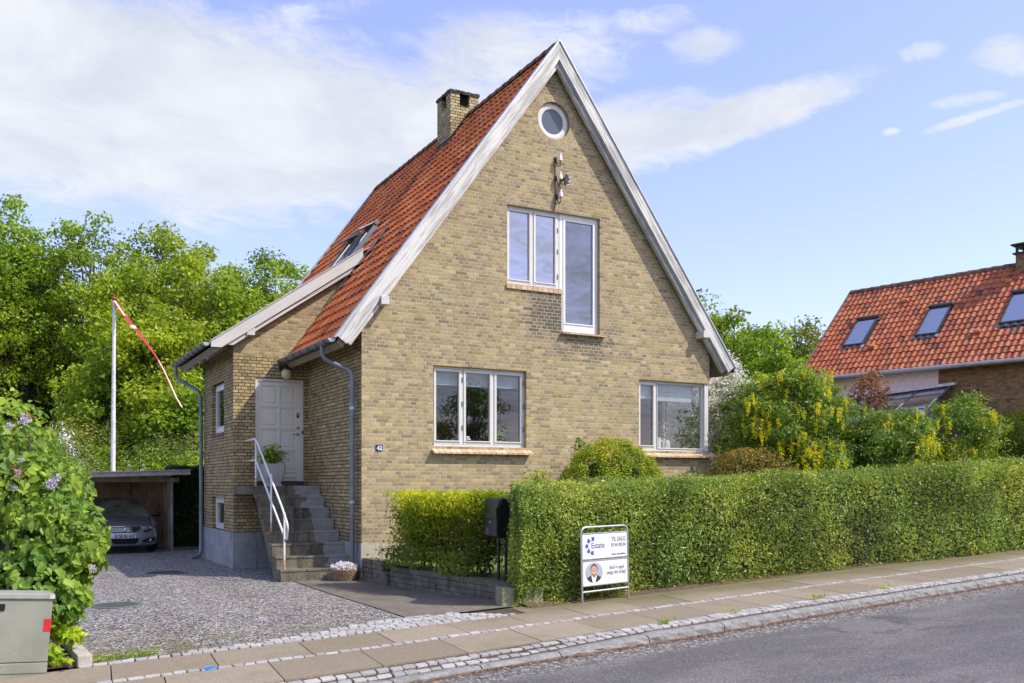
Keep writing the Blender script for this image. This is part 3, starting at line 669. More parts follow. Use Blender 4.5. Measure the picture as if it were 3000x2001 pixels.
# ------------------------------------------------------------------ roof tiles and windows
def tiles(name, fr, na, nc, tw, th, mat, parent, skip=None, prof=None, amp=.040, seed=0, lift=.036):
    """S-tiles as real geometry: a along the eaves, c up the slope"""
    g = np.random.default_rng(seed); V = []; F = []; Rn = []
    pa = prof or [(0, .25), (.12, .85), (.28, 1.0), (.45, .80), (.60, .28), (.78, 0.0), (.92, .05), (1.04, .30)]
    m = len(pa)
    for j in range(nc):
        for i in range(na):
            if skip and skip((i + .5) * tw, (j + .5) * th): continue
            k = len(V); r = g.random(); o = g.uniform(-.004, .004); s = g.uniform(-.004, .004); a0 = i * tw + s; c0 = j * th + g.uniform(-.004, .004)
            for (pc, hb) in ((c0 - .012, lift + o), (c0 + th * 1.06, 0.0 + o)):
                for (x, h) in pa: V.append(tuple(fr(a0 + x * tw, h * amp + hb, pc)))
            for (x, h) in pa: V.append(tuple(fr(a0 + x * tw, h * amp + lift + o - .018, c0 - .012)))
            for q in range(m - 1):
                F.append((k + q, k + q + 1, k + m + q + 1, k + m + q)); F.append((k + 2 * m + q, k + 2 * m + q + 1, k + q + 1, k + q)); Rn += [r, r]
    o = mesh_obj(name, V, F, mat, parent, attrs={'rnd': Rn}); return o

def window(parent, fr, a0, a1, c0, c1, splits, depth=.085, fw=.04, sw=.052, mat='white_frame', glass='glass', hinge=(), mull=.03, fixed=(), bot=.075, label=None, name='window'):
    """splits: list of (a_start, a_end) clear areas for sashes"""
    m = MB(fr); d0 = -depth - .07; d1 = -depth
    m.box(a0, a0 + fw, d0, d1, c0, c1, .004); m.box(a1 - fw, a1, d0, d1, c0, c1, .004)
    m.box(a0 + fw, a1 - fw, d0, d1 - .003, c1 - fw, c1, .004); m.box(a0 + fw, a1 - fw, d0, d1 + .012, c0, c0 + fw * .9, .004)
    for (x, y), (x2, y2) in zip(splits[:-1], splits[1:]): m.box(y, x2, d0, d1 - .003, c0 + fw * .9, c1 - fw, .004)
    w = m.build(name, M[mat], parent)
    if label: w['label'] = label
    for i, (x, y) in enumerate(splits):
        zb = c0 + fw * .9; zt = c1 - fw
        if i in fixed: s = .018; bt = .03
        else: s = sw; bt = bot
        q = MB(fr); e = .004; u0 = d1 - .055; u1 = d1 + .012
        q.box(x + e, x + s, u0, u1, zb + e, zt - e, .004); q.box(y - s, y - e, u0, u1, zb + e, zt - e, .004)
        q.box(x + s, y - s, u0, u1 - .003, zt - s, zt - e, .004); q.box(x + s, y - s, u0, u1 - .003, zb + e, zb + bt, .004)
        q.box(x + s * .6, y - s * .6, u1 - .004, u1 + .016, zb + bt - .022, zb + bt - .002, .003)
        q.build('sash', M[mat], w)
        MB(fr).quad((x + s - .005, d1 - .03, zb + bt - .005), (y - s + .005, d1 - .03, zb + bt - .005), (y - s + .005, d1 - .03, zt - s + .005), (x + s - .005, d1 - .03, zt - s + .005)).build('pane', M[glass], w)
    for (a, c) in hinge: MB(fr).box(a - .009, a + .009, d1 + .005, d1 + .024, c - .05, c + .05, .003).build('hinge', M['zinc'], w)
    return w
def sill(w, fr, a0, a1, c0, dep=.085, outb=.12, fall=.10, th=.035, mat='clay_sill'):
    m = MB(fr); pts = [(-dep - .02, c0), (outb, c0 - fall), (outb, c0 - fall - th), (-dep - .02, c0 - th - .02)]
    m.prism(pts, lambda b, c: (a0, b, c), lambda b, c: (a1, b, c)); return m.build('sill', M[mat], w)

# ------------------------------------------------------------------ the house
H = empty('brick_house', (3.95, 4.8, 0), 'tall yellow brick gable house with steep red tile roof, white verge boards and number 42', 'house')
FF = Fr((0, 0, 0), (1, 0, 0), (0, -1, 0)); FL = Fr((0, 0, 0), (0, 1, 0), (-1, 0, 0)); FA = Fr((0, 3.35, 0), (1, 0, 0), (0, -1, 0))
FAL = Fr((-1.509, 0, 0), (0, 1, 0), (-1, 0, 0)); FRR = Fr((7.9, 0, 0), (0, 1, 0), (1, 0, 0)); FB = Fr((0, 9.75, 0), (1, 0, 0), (0, 1, 0))
AX, AZ, TN = 3.95, 10.33, 1.36
zr = lambda x: AZ - TN * abs(x - AX)
circ = [(3.965 + .367 * math.cos(2 * math.pi * k / 40), 8.85 + .367 * math.sin(2 * math.pi * k / 40)) for k in range(40)]
gable = [(0, .646), (7.9, .646), (7.9, 2.40), (6.02, 2.40), (6.02, 3.87), (7.9, 3.87), (7.9, zr(7.9) - .16), (AX, AZ - .16), (0, zr(0) - .16)]
upL = [(2.91, 5.545), (4.14, 5.545), (4.14, 4.72), (5.046, 4.72), (5.046, 7.065), (2.91, 7.065)]
wall_bm(MB(FF), gable, [rect(1.375, 3.34, 2.40, 3.885), upL, circ], .16).build('gable_wall', M['brick_front'], H, recalc=False)
g2 = MB(FF); g2.add([(6.02, 0, 2.4), (6.02, -.16, 2.4), (6.02, -.16, 3.87), (6.02, 0, 3.87)], [(0, 1, 2, 3)]); g2.add([(6.02, 0, 3.87), (7.9, 0, 3.87), (7.9, -.16, 3.87), (6.02, -.16, 3.87)], [(0, 1, 2, 3)])
g2.add([(6.02, 0, 2.4), (7.9, 0, 2.4), (7.9, -.2, 2.4), (6.02, -.2, 2.4)], [(0, 1, 2, 3)]); g2.build('window_reveal', M['brick_front'], H)
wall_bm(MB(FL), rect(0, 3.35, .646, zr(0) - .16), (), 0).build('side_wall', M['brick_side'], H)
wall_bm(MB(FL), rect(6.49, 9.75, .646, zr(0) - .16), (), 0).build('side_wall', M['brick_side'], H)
wall_bm(MB(FRR), [(0, .646), (9.75, .646), (9.75, zr(0) - .16), (0, zr(0) - .16), (0, 3.87), (1.5, 3.87), (1.5, 2.4), (0, 2.4)], (), 0).build('side_wall', M['brick_upper'], H)
wall_bm(MB(FB), [(0, .646), (7.9, .646), (7.9, zr(7.9) - .16), (AX, AZ - .16), (0, zr(0) - .16)], (), 0).build('rear_wall', M['brick_upper'], H)
MB().box(.3, 7.911, -.011, .2, -.2, .646).box(-.011, .3, -.011, .012, -.2, .646).build('plinth', M['plinth_f'], H)
MB().box(-.009, .3, .012, 3.3, -.2, .646).box(.3, 7.9, .2, 9.76, -.2, .646).build('plinth', M['plinth'], H)
# annex
za = lambda x: 4.476 + .698 * (x + 2.0)
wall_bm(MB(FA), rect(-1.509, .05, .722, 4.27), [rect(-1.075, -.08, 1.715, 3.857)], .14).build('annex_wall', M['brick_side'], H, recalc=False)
wall_bm(MB(FA), [(-1.509, 4.27), (.05, 4.27), (.05, 4.75), (1.28, 6.42), (1.28, za(1.28) - .12), (-1.509, za(-1.509) - .12)], (), 0).build('annex_wall', M['brick_upper'], H)
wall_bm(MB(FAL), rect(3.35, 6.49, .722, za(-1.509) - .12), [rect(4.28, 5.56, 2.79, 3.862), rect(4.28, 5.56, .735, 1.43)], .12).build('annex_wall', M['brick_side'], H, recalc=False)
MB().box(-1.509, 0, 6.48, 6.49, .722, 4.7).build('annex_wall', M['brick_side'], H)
MB().box(-1.521, .04, 3.338, 6.50, -.2, .722).build('plinth', M['plinth'], H)
# interior rooms
it = MB(); it.box(.06, 7.84, .25, 9.6, 1.55, 1.60).box(.06, 7.84, .3, 9.6, 4.05, 4.10).box(4.30, 4.36, .2, 5.2, 1.6, 4.05).box(.3, 7.8, 5.2, 5.26, 1.6, 4.05).build('interior', M['interior'], H)
it = MB(); it.box(1.6, 6.3, .16, 4.0, 4.30, 4.36).box(2.3, 5.6, 3.9, 3.96, 4.3, 7.3).box(2.3, 5.6, .2, 4.0, 7.2, 7.26).build('interior', M['interior'], H)
MB().box(-1.4, -.02, 3.6, 6.4, 1.5, 1.56).build('interior', M['interior_dark'], H); MB().box(-1.45, -.02, 3.6, 6.4, 4.1, 4.16).build('interior', M['interior_dark'], H)
# windows
w1 = window(H, FF, 1.375, 3.34, 2.40, 3.885, [(1.415, 1.985), (2.025, 2.635), (2.675, 3.30)], mat='white_frame', hinge=[(2.0, 2.75), (2.0, 3.2), (2.0, 3.65), (3.305, 2.75), (3.305, 3.2), (3.305, 3.65), (1.385, 3.2)], label='three-light window under a slanted tile sill')
sill(w1, FF, 1.345, 3.43, 2.395)
w2 = window(H, FF, 2.91, 4.125, 5.545, 7.065, [(2.95, 3.50), (3.54, 4.085)], glass='glass_up', hinge=[(2.918, 5.8), (2.918, 6.35), (2.918, 6.8), (4.09, 5.8), (4.09, 6.3), (4.09, 6.72)], label='two-light upper window beside the tall window')
sill(w2, FF, 2.89, 4.15, 5.545, outb=.035, fall=.02, th=.075)
w3 = window(H, FF, 4.14, 5.046, 4.72, 7.065, [(4.22, 4.98)], fw=.075, sw=.05, mat='pvc', glass='glass_tall', bot=.12, label='tall narrow upper window reaching lower than its neighbour')
sill(w3, FF, 4.12, 5.16, 4.72, outb=.10, fall=.035, th=.02)
w4 = window(H, FF, 6.02, 7.86, 2.40, 3.87, [(6.06, 6.50), (6.535, 7.79)], fixed=(1,), fw=.04, label='corner window with a narrow and a wide light')
sill(w4, FF, 5.97, 8.05, 2.395)
window(H, FRR, .10, 1.5, 2.40, 3.87, [(.14, 1.46)], fixed=(0,), fw=.04, label='side light of the corner window')
MB(FF).box(7.79, 7.895, -.15, -.03, 2.405, 3.865, .006).build('corner_post', M['white_frame'], H)
window(H, FAL, 4.28, 5.56, 2.79, 3.862, [(4.33, 5.51)], sw=.09, fw=.05, bot=.11, label='small upper window in the porch side wall')
window(H, FAL, 4.28, 5.56, .735, 1.43, [(4.33, 5.51)], sw=.09, fw=.05, label='small cellar window just above the plinth')
MB(FAL).box(4.26, 5.58, -.1, .03, 2.72, 2.785, .005).build('sill', M['ridge'], H)
# round window
fr = Fr((3.965, 0, 8.85), (1, 0, 0), (0, -1, 0))
rw = MB(fr).lathe([(.366, -.16), (.366, -.075), (.345, -.062), (.27, -.058), (.25, -.068), (.243, -.10), (.243, -.12)], n=48, axis='y').build('round_window', M['white_frame'], H, smooth=True)
MB(fr).add([(.25 * math.cos(2 * math.pi * k / 40), -.095, .25 * math.sin(2 * math.pi * k / 40)) for k in range(40)], [tuple(range(40))]).build('pane', M['glass_frost'], rw)
V = []; Fc = []; Rn = []
for k in range(36):
    a0 = 2 * math.pi * k / 36 + .009; a1 = 2 * math.pi * (k + 1) / 36 - .009; r0 = .372; r1 = .49; q = len(V)
    for (r_, b) in ((r0, -.11), (r0, .004), (r1, .004), (r1, -.02)):
        for a in (a0, a1): V.append(tuple(fr(r_ * math.cos(a), b, r_ * math.sin(a))))
    Fc += [(q, q + 1, q + 3, q + 2), (q + 2, q + 3, q + 5, q + 4), (q + 4, q + 5, q + 7, q + 6), (q, q + 2, q + 4, q + 6), (q + 1, q + 3, q + 5, q + 7)]; Rn += [rng.random()] * 5
mt, N = new_mat('arch_brick'); N.out(N.bsdf(N.mix(N.smooth(N.noise(N.pos(), 40, 4), .4, .7), N.ramp(N.attr('rnd'), YEL), (.25, .19, .11)), .9, N.bump(N.noise(N.pos(), 90, 3), .3)))
mesh_obj('brick_ring', V, Fc, mt, rw, attrs={'rnd': Rn})
MB(fr).lathe([(.368, -.11), (.369, .0012), (.50, .0012)], n=48, axis='y').build('mortar_ring', simple('mortar_light', (.45, .42, .37), .95, var=.1, bump=.3), rw)
# roofs
su = np.array([1, 0, TN]) / math.hypot(1, TN); nl = np.array([-TN, 0, 1]) / math.hypot(1, TN); LS = 4.47 * math.hypot(1, TN)
frL = Fr(np.array([-.52, -.17, 4.25]) - nl * .075, (0, 1, 0), nl, su)
rl = tiles('roof', frL, 50, 23, .2018, LS / 23 * .997, M['tile'], H, skip=lambda a, c: (3.4 < a < 7.0 and c < 2.6), seed=3)
nr = np.array([TN, 0, 1]) / math.hypot(1, TN); sr_ = np.array([-1, 0, TN]) / math.hypot(1, TN)
frR = Fr(np.array([8.42, -.17, 4.25]) - nr * .075, (0, 1, 0), nr, sr_)
tiles('roof', frR, 50, 23, .2018, LS / 23 * .997, M['tile'], H, seed=4)
dk = MB()
dk.prism([(-.50, zr(-.50) - .13), (AX, AZ - .13), (8.40, zr(8.40) - .13), (8.30, zr(8.40) - .21), (AX, AZ - .30), (-.40, zr(-.50) - .21)], lambda x, z: (x, -.15, z), lambda x, z: (x, 9.90, z))
M['soffit'] = simple('soffit_boards', (.30, .255, .19), .75, var=.15, scale=8)
dk.build('roof_deck', M['soffit'], H)
# ridge tiles
rg = MB(); y = -.15
while y < 9.9:
    ring = []
    for yy, r in ((y, .125), (y + .36, .105)):
        ring.append([(AX + r * 1.05 * math.cos(a), yy, AZ - .115 + r * math.sin(a) * .9) for a in np.linspace(math.pi + .25, -.25, 9)])
    vs = ring[0] + ring[1] + [(x, yy, z - .02) for x, yy, z in ring[0]]
    rg.add(vs, [(i, i + 1, i + 10, i + 9) for i in range(8)] + [(18 + i, 19 + i, i + 1, i) for i in range(8)]); y += .335
rg.build('ridge_tiles', M['ridge'], H)
# verge boards
def barge(poly, y0, y1, mat, name='verge_board', fr=None): return MB().prism(poly, lambda x, z: (x, y0, z), lambda x, z: (x, y1, z)).build(name, mat, H)
ix, iz = TN / math.hypot(1, TN), 1 / math.hypot(1, TN); BW = .215
for s, mt_ in ((-1, 'barge_l'), (1, 'barge_r')):
    X = lambda d: AX + s * d
    def band(w0, w1, y0, y1, ext=4.47, nm='verge_board', mt=mt_):
        q = math.hypot(1, TN)
        barge([(X(ext - ix * w0), AZ - TN * ext - iz * w0), (X(0), AZ - w0 * q), (X(0), AZ - w1 * q), (X(ext - ix * w1), AZ - TN * ext - iz * w1)], y0, y1, M[mt], nm)
    for yy in (-.225, 9.93): band(0, BW, yy, yy + .03)
    band(.13, .30, -.150, -.07, 4.44)
    band(-.022, .002, -.245, -.10, 4.5, 'verge_cap', 'zinc_light'); band(-.022, .002, 9.86, 9.98, 4.5, 'verge_cap', 'zinc_light')
    band(.215, .228, -.20, -.15, 4.44, 'verge_cap', 'zinc_light')
for (x, z) in ((.347, 4.937), (7.60, 4.895)): MB().box(x - .075, x + .075, -.26, -.0, z - .075, z + .075, .006).build('purlin_end', M['barge_a'], H)
# annex roof
q = math.hypot(1, .698); sa_ = np.array([1, 0, .698]) / q; na_ = np.array([-.698, 0, 1]) / q
tiles('roof', Fr(np.array([-2.02, 3.17, 4.455]) - na_ * .055, (0, 1, 0), na_, sa_), 19, 12, .2, .343, M['tile'], H, seed=8)
MB().prism([(-1.98, za(-1.98) - .10), (1.36, za(1.36) - .10), (1.36, za(1.36) - .20), (-1.90, za(-1.98) - .20)], lambda x, z: (x, 3.19, z), lambda x, z: (x, 6.98, z)).build('roof_deck', M['soffit'], H)
ab = lambda x0, x1, t0, t1, y0, y1, nm='verge_board', mt='barge_a': barge([(x0, za(x0) - t0), (x1, za(x1) - t0), (x1, za(x1) - t1), (x0 + (.2 if t1 > .15 else 0), za(x0 + (.2 if t1 > .15 else 0)) - t1)] + ([(x0, za(x0 + .2) - t1)] if t1 > .15 else []), y0, y1, M[mt], nm)
ab(-1.985, 1.13, -.02, .235, 3.12, 3.15); ab(-1.985, 1.13, -.045, -.018, 3.10, 3.24, 'verge_cap', 'zinc_light')
ab(-1.75, .98, .215, .33, 3.165, 3.24); ab(-1.985, 1.13, -.02, .2, 6.98, 7.01)
MB().box(-1.29, -1.13, 3.13, 3.35, 4.68, 4.83, .006).build('purlin_end', M['barge_a'], H)
for yy in (3.95, 4.75, 5.6, 6.4): MB().prism([(-1.95, za(-1.95) - .2), (-1.45, za(-1.45) - .2), (-1.45, za(-1.45) - .34), (-1.9, za(-1.95) - .27)], lambda x, z: (x, yy, z), lambda x, z: (x, yy + .09, z)).build('rafter_end', M['fascia'], H)
for yy in (.5, 1.25, 2.0, 2.75): MB().prism([(-.45, zr(-.45) - .22), (.0, zr(0) - .22), (.0, zr(0) - .45), (-.38, zr(-.45) - .27)], lambda x, z: (x, yy, z), lambda x, z: (x, yy + .09, z)).build('rafter_end', M['fascia'], H)
# lead flashing where the annex verge meets the roof
fl_ = MB(); g = np.random.default_rng(9)
for (x0, y0, x1, y1) in ((.60, 3.05, 1.32, 3.25), (.98, 2.86, 1.62, 3.2)):
    n = 9; vs = []
    for i in range(n + 1):
        for j in range(4):
            x = x0 + (x1 - x0) * i / n; y = y0 + (y1 - y0) * j / 3 + g.uniform(-.015, .015); z = zr(x) + .015 + g.uniform(-.02, .025)
            vs.append((x, y, z))
    fl_.add(vs, [(i * 4 + j, i * 4 + j + 1, i * 4 + j + 5, i * 4 + j + 4) for i in range(n) for j in range(3)])
fl_.build('flashing', M['lead'], H)
# gutters
def gutter(x, z, y0, y1, capmat='zinc_light', step=.50, cover=True):
    r = .068; m = MB(); A = np.linspace(math.pi, 2 * math.pi, 11); vs = []
    for y in (y0, y1):
        for rr in (r, r - .006): vs += [(x + rr * math.cos(a), y, z + rr * math.sin(a)) for a in A]
    f = []
    for i in range(10): f += [(i, i + 1, 23 + i, 22 + i), (11 + i, 12 + i, 34 + i, 33 + i)]
    m.add(vs, f)
    m.tube([(x - r, y0, z), (x - r, y1, z)], .009, 6); m.tube([(x + r, y0, z), (x + r, y1, z)], .005, 6)
    gt = m.build('gutter', M['zinc'], H, smooth=True)
    for y in (y0 + .002, y1 - .002): MB().add([(x + r * math.cos(a), y, z + r * math.sin(a)) for a in A], [tuple(range(11))]).build('end_cap', M[capmat], gt)
    y = y0 + .25
    while y < y1:
        MB().tube([(x + (r + .005) * math.cos(a), y, z + (r + .005) * math.sin(a)) for a in A], .007, 5).build('bracket', M['dark_iron'], gt); y += step
    return gt
gutter(-.585, 4.215, -.13, 3.32); gutter(8.485, 4.205, -.2, 9.9); gutter(-2.065, 4.475, 3.16, 7.08)
def pipe(pts, r=.042, nm='downpipe'):
    # rounded bends
    P = [Vector(p) for p in pts]; out = [P[0]]
    for a, b, c in zip(P[:-2], P[1:-1], P[2:]):
        k = min(.16, (a - b).length * .45, (c - b).length * .45); p0 = b + (a - b).normalized() * k; p1 = b + (c - b).normalized() * k
        for t in np.linspace(0, 1, 7): out.append(p0 * (1 - t) ** 2 + b * 2 * t * (1 - t) + p1 * t * t)
    out.append(P[-1]); return MB().tube(out, r, 14).build(nm, M['zinc'], H, smooth=True)
p1 = pipe([(-.585, .42, 4.16), (-.58, .42, 3.93), (-.10, .22, 3.70), (-.095, .22, 3.4), (-.095, .22, .55), (-.095, .22, .02)])
for z in (1.38, 3.05): MB().lathe([(.05, -.025), (.05, .025)], (-.095, .22, z), 16).build('pipe_collar', M['zinc_light'], p1)
p2 = pipe([(-2.065, 6.9, 4.43), (-2.065, 6.9, 4.15), (-1.62, 6.35, 3.80), (-1.60, 6.35, 3.5), (-1.60, 6.35, .3), (-1.62, 6.30, .08), (-1.85, 6.2, .03)])
for z in (1.05, 3.3): MB().lathe([(.05, -.02), (.05, .02)], (-1.60, 6.35, z), 16).build('pipe_collar', M['zinc'], p2)
# chimney
C = MB(); x0, x1, y0, y1 = 3.44, 4.16, 3.72, 4.46
C.box(x0, x1, y0, y1, 9.0, 10.42)
for (a, b) in ((x0, x0 + .235), (x1 - .235, x1)):
    for (c, d) in ((y0, y0 + .24), (y1 - .24, y1)): C.box(a, b, c, d, 10.42, 10.70)
ch_ = C.build('chimney', M['brick_chimney'], H)
MB().box(x0 + .1, x1 - .1, y0 + .1, y1 - .1, 10.43, 10.69).build('flue', simple('soot', (.006, .006, .006), .95), ch_)
m = MB(); g = np.random.default_rng(4); n = 14; vs = []
for (zz, e) in ((10.695, .02), (10.75, .035), (10.775, .0)):
    for k in range(4 * n):
        s_, t_ = divmod(k, n); f_ = t_ / n; X0, X1, Y0, Y1 = x0 - e, x1 + e, y0 - e, y1 + e
        p = [(X0 + (X1 - X0) * f_, Y0), (X1, Y0 + (Y1 - Y0) * f_), (X1 - (X1 - X0) * f_, Y1), (X0, Y1 - (Y1 - Y0) * f_)][s_]
        vs.append((p[0] + g.uniform(-.01, .01), p[1] + g.uniform(-.01, .01), zz + g.uniform(-.008, .012)))
m.add(vs, [(r * 56 + k, r * 56 + (k + 1) % 56, (r + 1) * 56 + (k + 1) % 56, (r + 1) * 56 + k) for r in range(2) for k in range(56)] + [tuple(range(112, 168))])
m.build('cap', simple('cap_slab', (.10, .09, .085), .9, var=.3, scale=20, bump=.8, col2=(.04, .037, .035)), ch_)
MB().prism([(x0 - .03, zr(x0 - .03) - .12), (x0 - .03, zr(x0 - .03) + .03), (AX, AZ + .02), (x1 + .03, zr(x1 + .03) + .03), (x1 + .03, 9.4)], lambda x, z: (x, y0 - .025, z), lambda x, z: (x, y1 + .025, z)).build('flashing', simple('dark_flashing', (.07, .06, .05), .9, bump=.6, var=.3, scale=20), ch_)
# roof windows, flap open
for (y0, y1) in ((4.34, 5.0), (5.5, 6.22)):
    frS = Fr(np.array([1.30, y0, zr(1.30)]), (0, 1, 0), nl, su); w = y1 - y0
    m = MB(frS); m.box(0, .05, -.03, .09, 0, 1.02); m.box(w - .05, w, -.03, .09, 0, 1.02); m.box(.05, w - .05, -.03, .09, 0, .05); m.box(.05, w - .05, -.03, .09, .97, 1.02)
    rf = m.build('roof_window', M['zinc'], H)
    MB(frS).quad((.05, .07, .05), (w - .05, .07, .05), (w - .05, .07, .97), (.05, .07, .97)).build('pane', M['sky_glass'], rf)
    MB(Fr(frS(0, .11, 1.06), (0, 1, 0), (nl * .92 + su * .4) , (su * .92 - nl * .4) * -1)).box(.02, w - .02, 0, .025, 0, .42).build('flap', M['zinc_light'], rf)
    MB(frS).box(-.02, w + .02, .03, .13, 1.03, 1.13, .01).build('top_cover', simple('cover_taupe', (.22, .21, .18), .5, .3), rf)
# door
Dm = MB(FA); DX0, DX1, DZ0, DZ1 = -1.015, -.14, 1.76, 3.80
Dm.box(DX0, DX1, -.10, -.075, DZ0, DZ1)
wx = [(DX0, DX0 + .08), (DX0 + .41, DX0 + .465), (DX1 - .095, DX1)]
for a, b in wx: Dm.box(a, b, -.075, -.055, DZ0, DZ1, .004)
zc = DZ1 - .09; rows = []
for k in range(4): rows.append((zc - .385, zc)); zc -= .45
ed = [DZ1] + [v for r_ in rows for v in (r_[1], r_[0])] + [DZ0]
for a, b in ((DX0 + .08, DX0 + .41), (DX0 + .465, DX1 - .095)):
    for k in range(0, len(ed), 2): Dm.box(a, b, -.075, -.057, ed[k + 1], ed[k], .004)
    for (zb, zt) in rows: Dm.box(a + .045, b - .045, -.075, -.062, zb + .045, zt - .045, .006); 
    Dm.box(a - .01, b + .01, -.06, -.045, rows[0][0] - .03, rows[0][0] - .012, .003); Dm.box(a - .01, b + .01, -.06, -.045, rows[1][0] - .03, rows[1][0] - .012, .003); Dm.box(a - .01, b + .01, -.06, -.045, rows[2][0] - .03, rows[2][0] - .012, .003)
Dm.box(DX0 + .08, DX1 - .095, -.06, -.035, DZ0 + .08, DZ0 + .105, .003); Dm.box(DX0 + .08, DX1 - .095, -.06, -.04, DZ0 + .18, DZ0 + .20, .003)
door = Dm.build('door', M['door'], H)
f = MB(FA); f.box(-1.073, DX0 - .003, -.13, -.02, 1.72, 3.855, .005); f.box(DX1 + .003, -.082, -.13, -.02, 1.72, 3.855, .005); f.box(DX0 - .003, DX1 + .003, -.13, -.023, DZ1 + .003, 3.855, .005); f.build('door_frame', M['frame_grey'], door)
MB(FA).box(-1.07, -.085, -.14, .02, 1.69, 1.757, .005).build('threshold', M['interior_dark'], door)
h = MB(FA); h.lathe([(0, .0), (.026, .0), (.026, .012), (0, .012)], (DX1 - .045, -.055, 2.73), 14, 'y'); h.tube([(DX1 - .045, -.05, 2.73), (DX1 - .045, -.005, 2.73), (DX1 - .16, -.005, 2.725)], .009, 8); h.build('handle', M['zinc'], door, smooth=True)
MB(FA).lathe([(0, .0), (.03, .0), (.028, .014), (0, .014)], (DX1 - .045, -.055, 2.86), 16, 'y').build('lock', M['zinc'], door)
MB(FA).box(DX1 - .08, DX1 - .015, -.055, -.052, 3.07, 3.125).build('sticker', simple('sticker_red', (.55, .02, .02), .5), door)
MB(FA).box(DX1 - .08, DX1 - .015, -.055, -.052, 3.127, 3.18).build('sticker', simple('sticker_grey', (.35, .3, .33), .5), door)
MB(FA).box(-.115, -.09, -.02, -.008, 2.73, 2.80, .003).build('doorbell', M['black_metal'], door)
# porch lamp
lm = MB().box(-.60, -.54, 3.30, 3.35, 4.02, 4.14, .01).tube([(-.57, 3.33, 4.08), (-.57, 3.25, 4.12), (-.49, 3.2, 4.11)], .012, 8).lathe([(.0, .10), (.02, .10), (.03, .06), (.055, .03), (.055, -.01)], (-.485, 3.19, 4.05), 16).build('porch_lamp', M['dark_iron'], H)
MB().sphere((-.485, 3.19, 3.945), .108, 24).build('globe', simple('cream_globe', (.62, .58, .38), .12, var=.03, spec=.6), lm, smooth=True)
# stairs
st = [(.33, -.15)]; RS = 1.66 / 8
for k in range(8): st += [(.33 + .30 * k, RS * (k + 1)), (.33 + .30 * (k + 1) if k < 7 else 3.338, RS * (k + 1))] if True else []
prof = [(.33, -.15), (.33, RS)]
for k in range(1, 8): prof += [(.33 + .3 * k, RS * k), (.33 + .3 * k, RS * (k + 1))]
prof += [(3.338, 1.66), (3.338, 1.50), (2.36, 1.50), (.62, -.15)]
s_ = MB(); ys = prof
def nosed(k0, k1): pass
s_.prism(prof, lambda y, z: (-1.34, y, z), lambda y, z: (-.015, y, z)); s_.box(-1.505, -1.34, 2.43, 3.336, 1.50, 1.657, .005)
for k in range(8): s_.box(-1.352, -.02, .33 + .3 * k - .012, .33 + .3 * k + .05, RS * (k + 1) - .035, RS * (k + 1) + .003, .006)
m_, N = new_mat('stair_mix'); P = N.pos(); x, y, z = N.sep(P); a = N.noise(P, 3.2, 5, .65); b = N.noise(P, 70, 2); v = N.noise(N.vm('MULTIPLY', P, (9, 9, 1.3)), 1, 4, .6)
c = N.mix(N.smooth(a, .38, .62), (.125, .112, .083), (.19, .172, .13)); c = N.mix(N.math('MULTIPLY', N.smooth(v, .46, .68), .8), c, (.06, .055, .04))
c = N.mix(N.math('MULTIPLY', N.smooth(N.noise(P, 22, 4, .7), .52, .66), .5), c, (.29, .27, .22))
pm = N.smooth(N.math('ADD', x, N.math('MULTIPLY', N.math('SUBTRACT', N.noise(P, 2.6, 3), .5), .75)), -.47, -.43)
c = N.mix(pm, c, N.mix(N.smooth(a, .4, .6), (.27, .265, .25), (.34, .335, .32)))
c = N.mix(1.0, c, N.ramp(b, [(.3, .8), (.7, 1.15)]), 'MULTIPLY'); N.out(N.bsdf(c, .88, N.bump(N.math('ADD', b, a), .3, .01), 0, .2))
s_.build('stairs', m_, H)
# handrail
hr = MB(); rr = .019; X = -1.27
hr.tube([(X, 2.47, 1.66), (X, 2.47, 2.55)], rr, 10); hr.tube([(X, 1.29, .83), (X, 1.29, 1.88)], rr * .9, 10); hr.tube([(X + .01, .42, .21), (X + .01, .42, 1.20)], rr, 10)
def bend(pts, k=.10):
    P = [Vector(p) for p in pts]; out = [P[0]]
    for a, b, c in zip(P[:-2], P[1:-1], P[2:]):
        kk = min(k, (a - b).length * .45, (c - b).length * .45); q0 = b + (a - b).normalized() * kk; q1 = b + (c - b).normalized() * kk
        for t in np.linspace(0, 1, 6): out.append(q0 * (1 - t) ** 2 + b * 2 * t * (1 - t) + q1 * t * t)
    return out + [P[-1]]
hr.tube(bend([(X, 3.30, 2.57), (X, 2.47, 2.57), (X, .50, 1.27), (X + .01, .18, .98), (X + .03, .33, .78), (X + .05, .40, .74)], .16), rr, 10)
hr.tube(bend([(X, 3.30, 2.16), (X, 2.47, 2.16), (X, .42, .82)], .10), rr, 10)
mr, N = new_mat('rail_paint'); P = N.pos(); _x, _y, z = N.sep(P); yy = N.math('MULTIPLY', N.math('SUBTRACT', _y, .4), .69)
low = N.math('SUBTRACT', z, N.math('MAXIMUM', yy, 0)); rust = N.smooth(N.math('ADD', N.noise(P, 22, 4, .7), N.math('MULTIPLY', N.smooth(low, .2, .6, .25, 0), 1)), .58, .72)
N.out(N.bsdf(N.mix(rust, (.74, .74, .72), (.42, .24, .09)), .45))
hr.build('handrail', mr, H, smooth=True)
